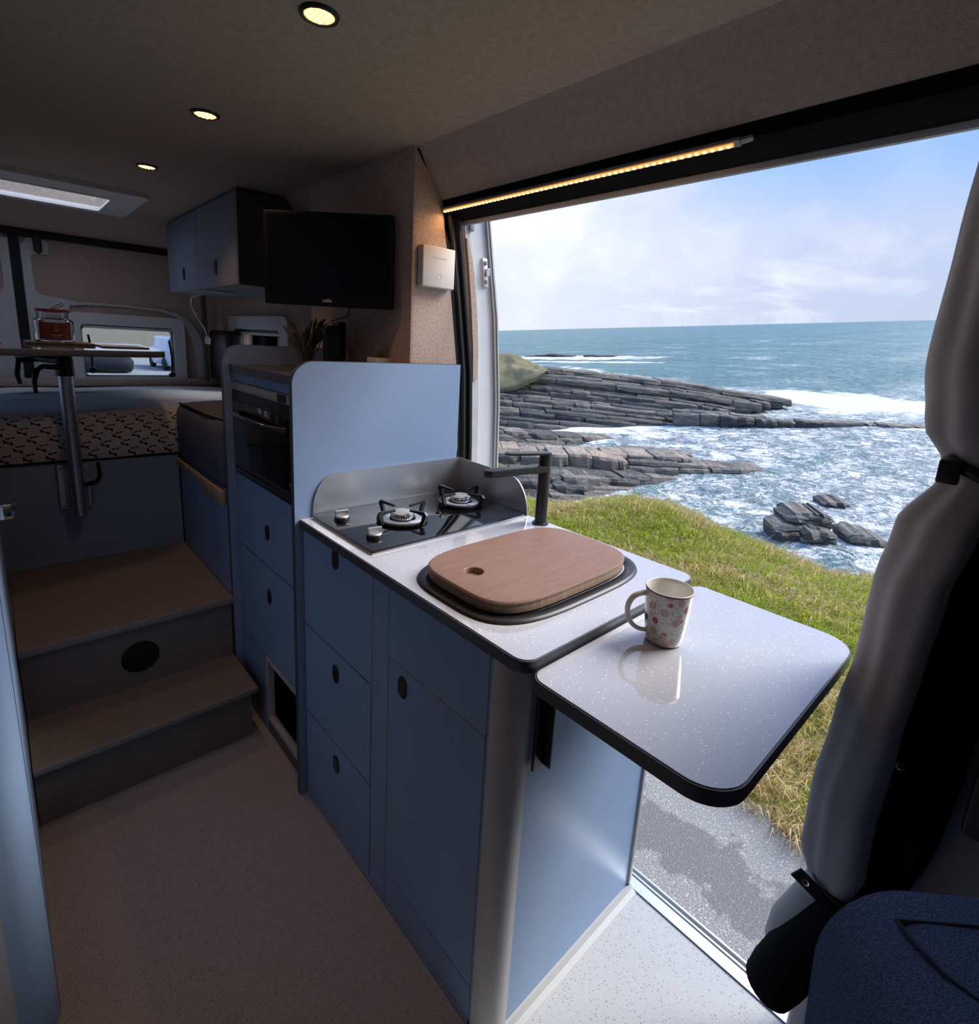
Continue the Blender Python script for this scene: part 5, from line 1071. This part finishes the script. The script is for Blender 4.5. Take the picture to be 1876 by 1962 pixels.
stack('rock_stack', 'dark layered rock stack standing in the surf off the grass', ((1488, 1046), (1606, 1044)), [(1.0, 1512, 1592, 985, 992), (0.95, 1506, 1600, 991, 1000), (0.9, 1514, 1596, 998, 1010), (0.6, 1484, 1580, 1010, 1017), (0.5, 1488, 1570, 1016, 1024), (0.4, 1486, 1556, 1022, 1036), (0.1, 1540, 1606, 1023, 1031), (0.05, 1534, 1604, 1030, 1038), (0.0, 1545, 1598, 1037, 1047)], (ROCKD, ROCK))
stack('rock_small', 'small low rock awash beside the rock stack', ((1632, 1046), (1702, 1046)), [(0.4, 1622, 1668, 1026, 1034), (0.25, 1628, 1690, 1030, 1038), (0.1, 1640, 1702, 1036, 1046)], (ROCK, ROCKD))
stack('rock_awash', 'thin dark rock just breaking the surface beyond the rock stack', ((1576, 972), (1632, 972)), [(0.0, 1578, 1632, 965, 972)], (ROCKD,))
ledge('rock_reef', 'distant reef of dark rocks in a line of white breakers', ((1000, 684), (1190, 684)), [(0, 1004, 1098, [(1004, 682), (1050, 679.5), (1098, 682)], [(1004, 683), (1098, 683)]), (0, 1118, 1178, [(1118, 681), (1178, 682)], [(1118, 683), (1178, 683)])], depth=4.0, mats=(ROCKD,), step=(15, 40), drop=0.3)
def grassy(name, par, base, fr, bk_, s0, s1, rows=26):
    P0, P1 = on_sea(*base[0]), on_sea(*base[1]); Ld = (P1 - P0).normalized(); nb = Vector((-Ld.y, Ld.x, 0)); nb = nb if nb.dot(P0) > 0 else -nb
    v = []; f = []; nc = 34; a0, a1 = fr[0][0], fr[-1][0]
    for i in range(rows + 1):
        t_ = i / rows; Pp = P0 + nb * (s0 + (s1 - s0) * t_)
        for j in range(nc):
            u = a0 + (a1 - a0) * j / (nc - 1); uu = bk_[0][0] + (bk_[-1][0] - bk_[0][0]) * j / (nc - 1)
            up = u + (uu - u) * t_; vp = yint(fr, u) + (yint(bk_, uu) - yint(fr, u)) * (t_ ** 0.8)
            p_ = on_plane(up, vp, Pp, Ld); p_ += Vector((0, 0, 0.6 * mnoise.noise(p_ * 0.45) + 0.35 * mnoise.noise(p_ * 1.4))) * (0.3 + 0.7 * min(t_, 1 - t_) * 2); v.append(p_)
    for j in range(nc): p_ = v[rows * nc + j] + nb * 3; v.append(Vector((p_.x, p_.y, -0.5)))
    for j in range(nc): p_ = v[j] + nb * 0.3; v.append(Vector((p_.x, p_.y, p_.z - 0.35)))
    for i in range(rows + 1):
        for j in range(nc - 1): f.append([i * nc + j, i * nc + j + 1, (i + 1) * nc + j + 1, (i + 1) * nc + j])
    b0 = (rows + 2) * nc
    for j in range(nc - 1): f.append([b0 + j, b0 + j + 1, j + 1, j])
    mesh(name, [p_ - P0 for p_ in v], f, HEADG, par, True, local=True)
grassy('grass_cap', rhd, ((1010, 828), (1450, 816)), [(905, 752), (960, 746), (990, 741), (1020, 728), (1046, 712)], [(905, 668), (960, 676), (986, 679), (1052, 709)], 4.9, 9.6)
grassy('grass_bank', rlg, ((1080, 922), (1470, 906)), [(925, 902), (965, 896), (985, 890), (998, 886)], [(925, 846), (962, 858), (980, 872), (1000, 884)], 0.2, 2.0)

# ------------------------------------------------------------------ outside: behind the van
def hill():
    v = []; f = []; nx, ny = 60, 14
    for j in range(ny):
        for i in range(nx):
            x = -60 + 80 * i / (nx - 1); y = 52 + 60 * j / (ny - 1); t_ = j / (ny - 1); h = -0.5 + (3.4 + 1.2 * nz2(x, 0, 0.04, 3)) * math.sin(min(1, t_ * 1.6) * math.pi / 2) * 1.1 + 0.5 * nz2(x, y, 0.15, 6)
            v.append((x, y, h if j else -0.6))
    for j in range(ny - 1):
        for i in range(nx - 1): f.append([j * nx + i, j * nx + i + 1, (j + 1) * nx + i + 1, (j + 1) * nx + i])
    struct(mesh('ground_hill', v, f, HILLM, None, True))
hill()
car = thing('parked_car', 'pale blue parked car seen through the rear door window', 'car', (6.5, 29.0, -0.5))
CXo, CYo = 6.5, 27.0
body = [(-0.80, 0.22), (-0.86, 0.55), (-0.82, 0.88), (-0.70, 0.95), (-0.58, 1.38), (-0.45, 1.47), (0.45, 1.47), (0.58, 1.38), (0.70, 0.95), (0.82, 0.88), (0.86, 0.55), (0.80, 0.22)]
sl = [(0.0, 0.70), (0.15, 0.86), (0.9, 0.97), (1.9, 1.0), (3.2, 0.98), (4.0, 0.86), (4.1, 0.72)]
v = []; f = []; nb_ = len(body)
for yy, sc_ in sl:
    for a, b in body:
        top = b if b < 0.96 else 0.95 + (b - 0.95) * (0.0 if yy < 0.85 or yy > 4.05 else 1.0); v.append((CXo + a * sc_, CYo + yy, -0.5 + top))
for i in range(len(sl) - 1):
    for j in range(nb_): f.append([i * nb_ + j, i * nb_ + (j + 1) % nb_, (i + 1) * nb_ + (j + 1) % nb_, (i + 1) * nb_ + j])
f += [list(range(nb_))[::-1], [(len(sl) - 1) * nb_ + j for j in range(nb_)]]
mesh('bodywork', v, f, CARPAINT, car); 
mesh('windscreen', [(CXo - 0.60, CYo + 0.16, 0.47), (CXo + 0.60, CYo + 0.16, 0.47), (CXo + 0.50, CYo + 0.86, 0.89), (CXo - 0.50, CYo + 0.86, 0.89)], [[0, 1, 2, 3]], CARGLASS, car).location = (0, -0.03, 0.03)
box('number_plate', CXo - 0.26, CXo + 0.26, CYo - 0.03, CYo + 0.01, -0.10, 0.02, PAPER, car); box('grille', CXo - 0.5, CXo + 0.5, CYo - 0.02, CYo + 0.01, 0.06, 0.16, BLACK, car)
for s_ in (-1, 1):
    box('headlamp', CXo + s_ * 0.52 - 0.1, CXo + s_ * 0.52 + 0.1, CYo + 0.0, CYo + 0.10, 0.17, 0.28, WHITEPL, car, 0.02)
    for yy in (0.75, 3.3): lathe('wheel', [(0, -0.1), (0.30, -0.1), (0.32, -0.06), (0.32, 0.06), (0.30, 0.1), (0, 0.1)], (CXo + s_ * 0.72, CYo + yy, -0.18), TYRE, car, 20, 'x')
lg = thing('grey_log', 'long dark grey rounded log lying on the car park behind the van', 'log', (3.2, 26.0, -0.5))
tube('log', [(2.32, 26.1, -0.18), (2.45, 26.1, -0.17), (3.9, 25.9, -0.17), (4.15, 25.85, -0.17), (4.24, 25.83, -0.18)], [0.24, 0.32, 0.33, 0.29, 0.14], GREYROLL, lg, 20)
tube('log_stub', [(2.45, 26.3, -0.05), (2.55, 26.3, 0.24), (2.75, 26.3, 0.34)], [0.18, 0.18, 0.12], GREYROLL, lg, 14)
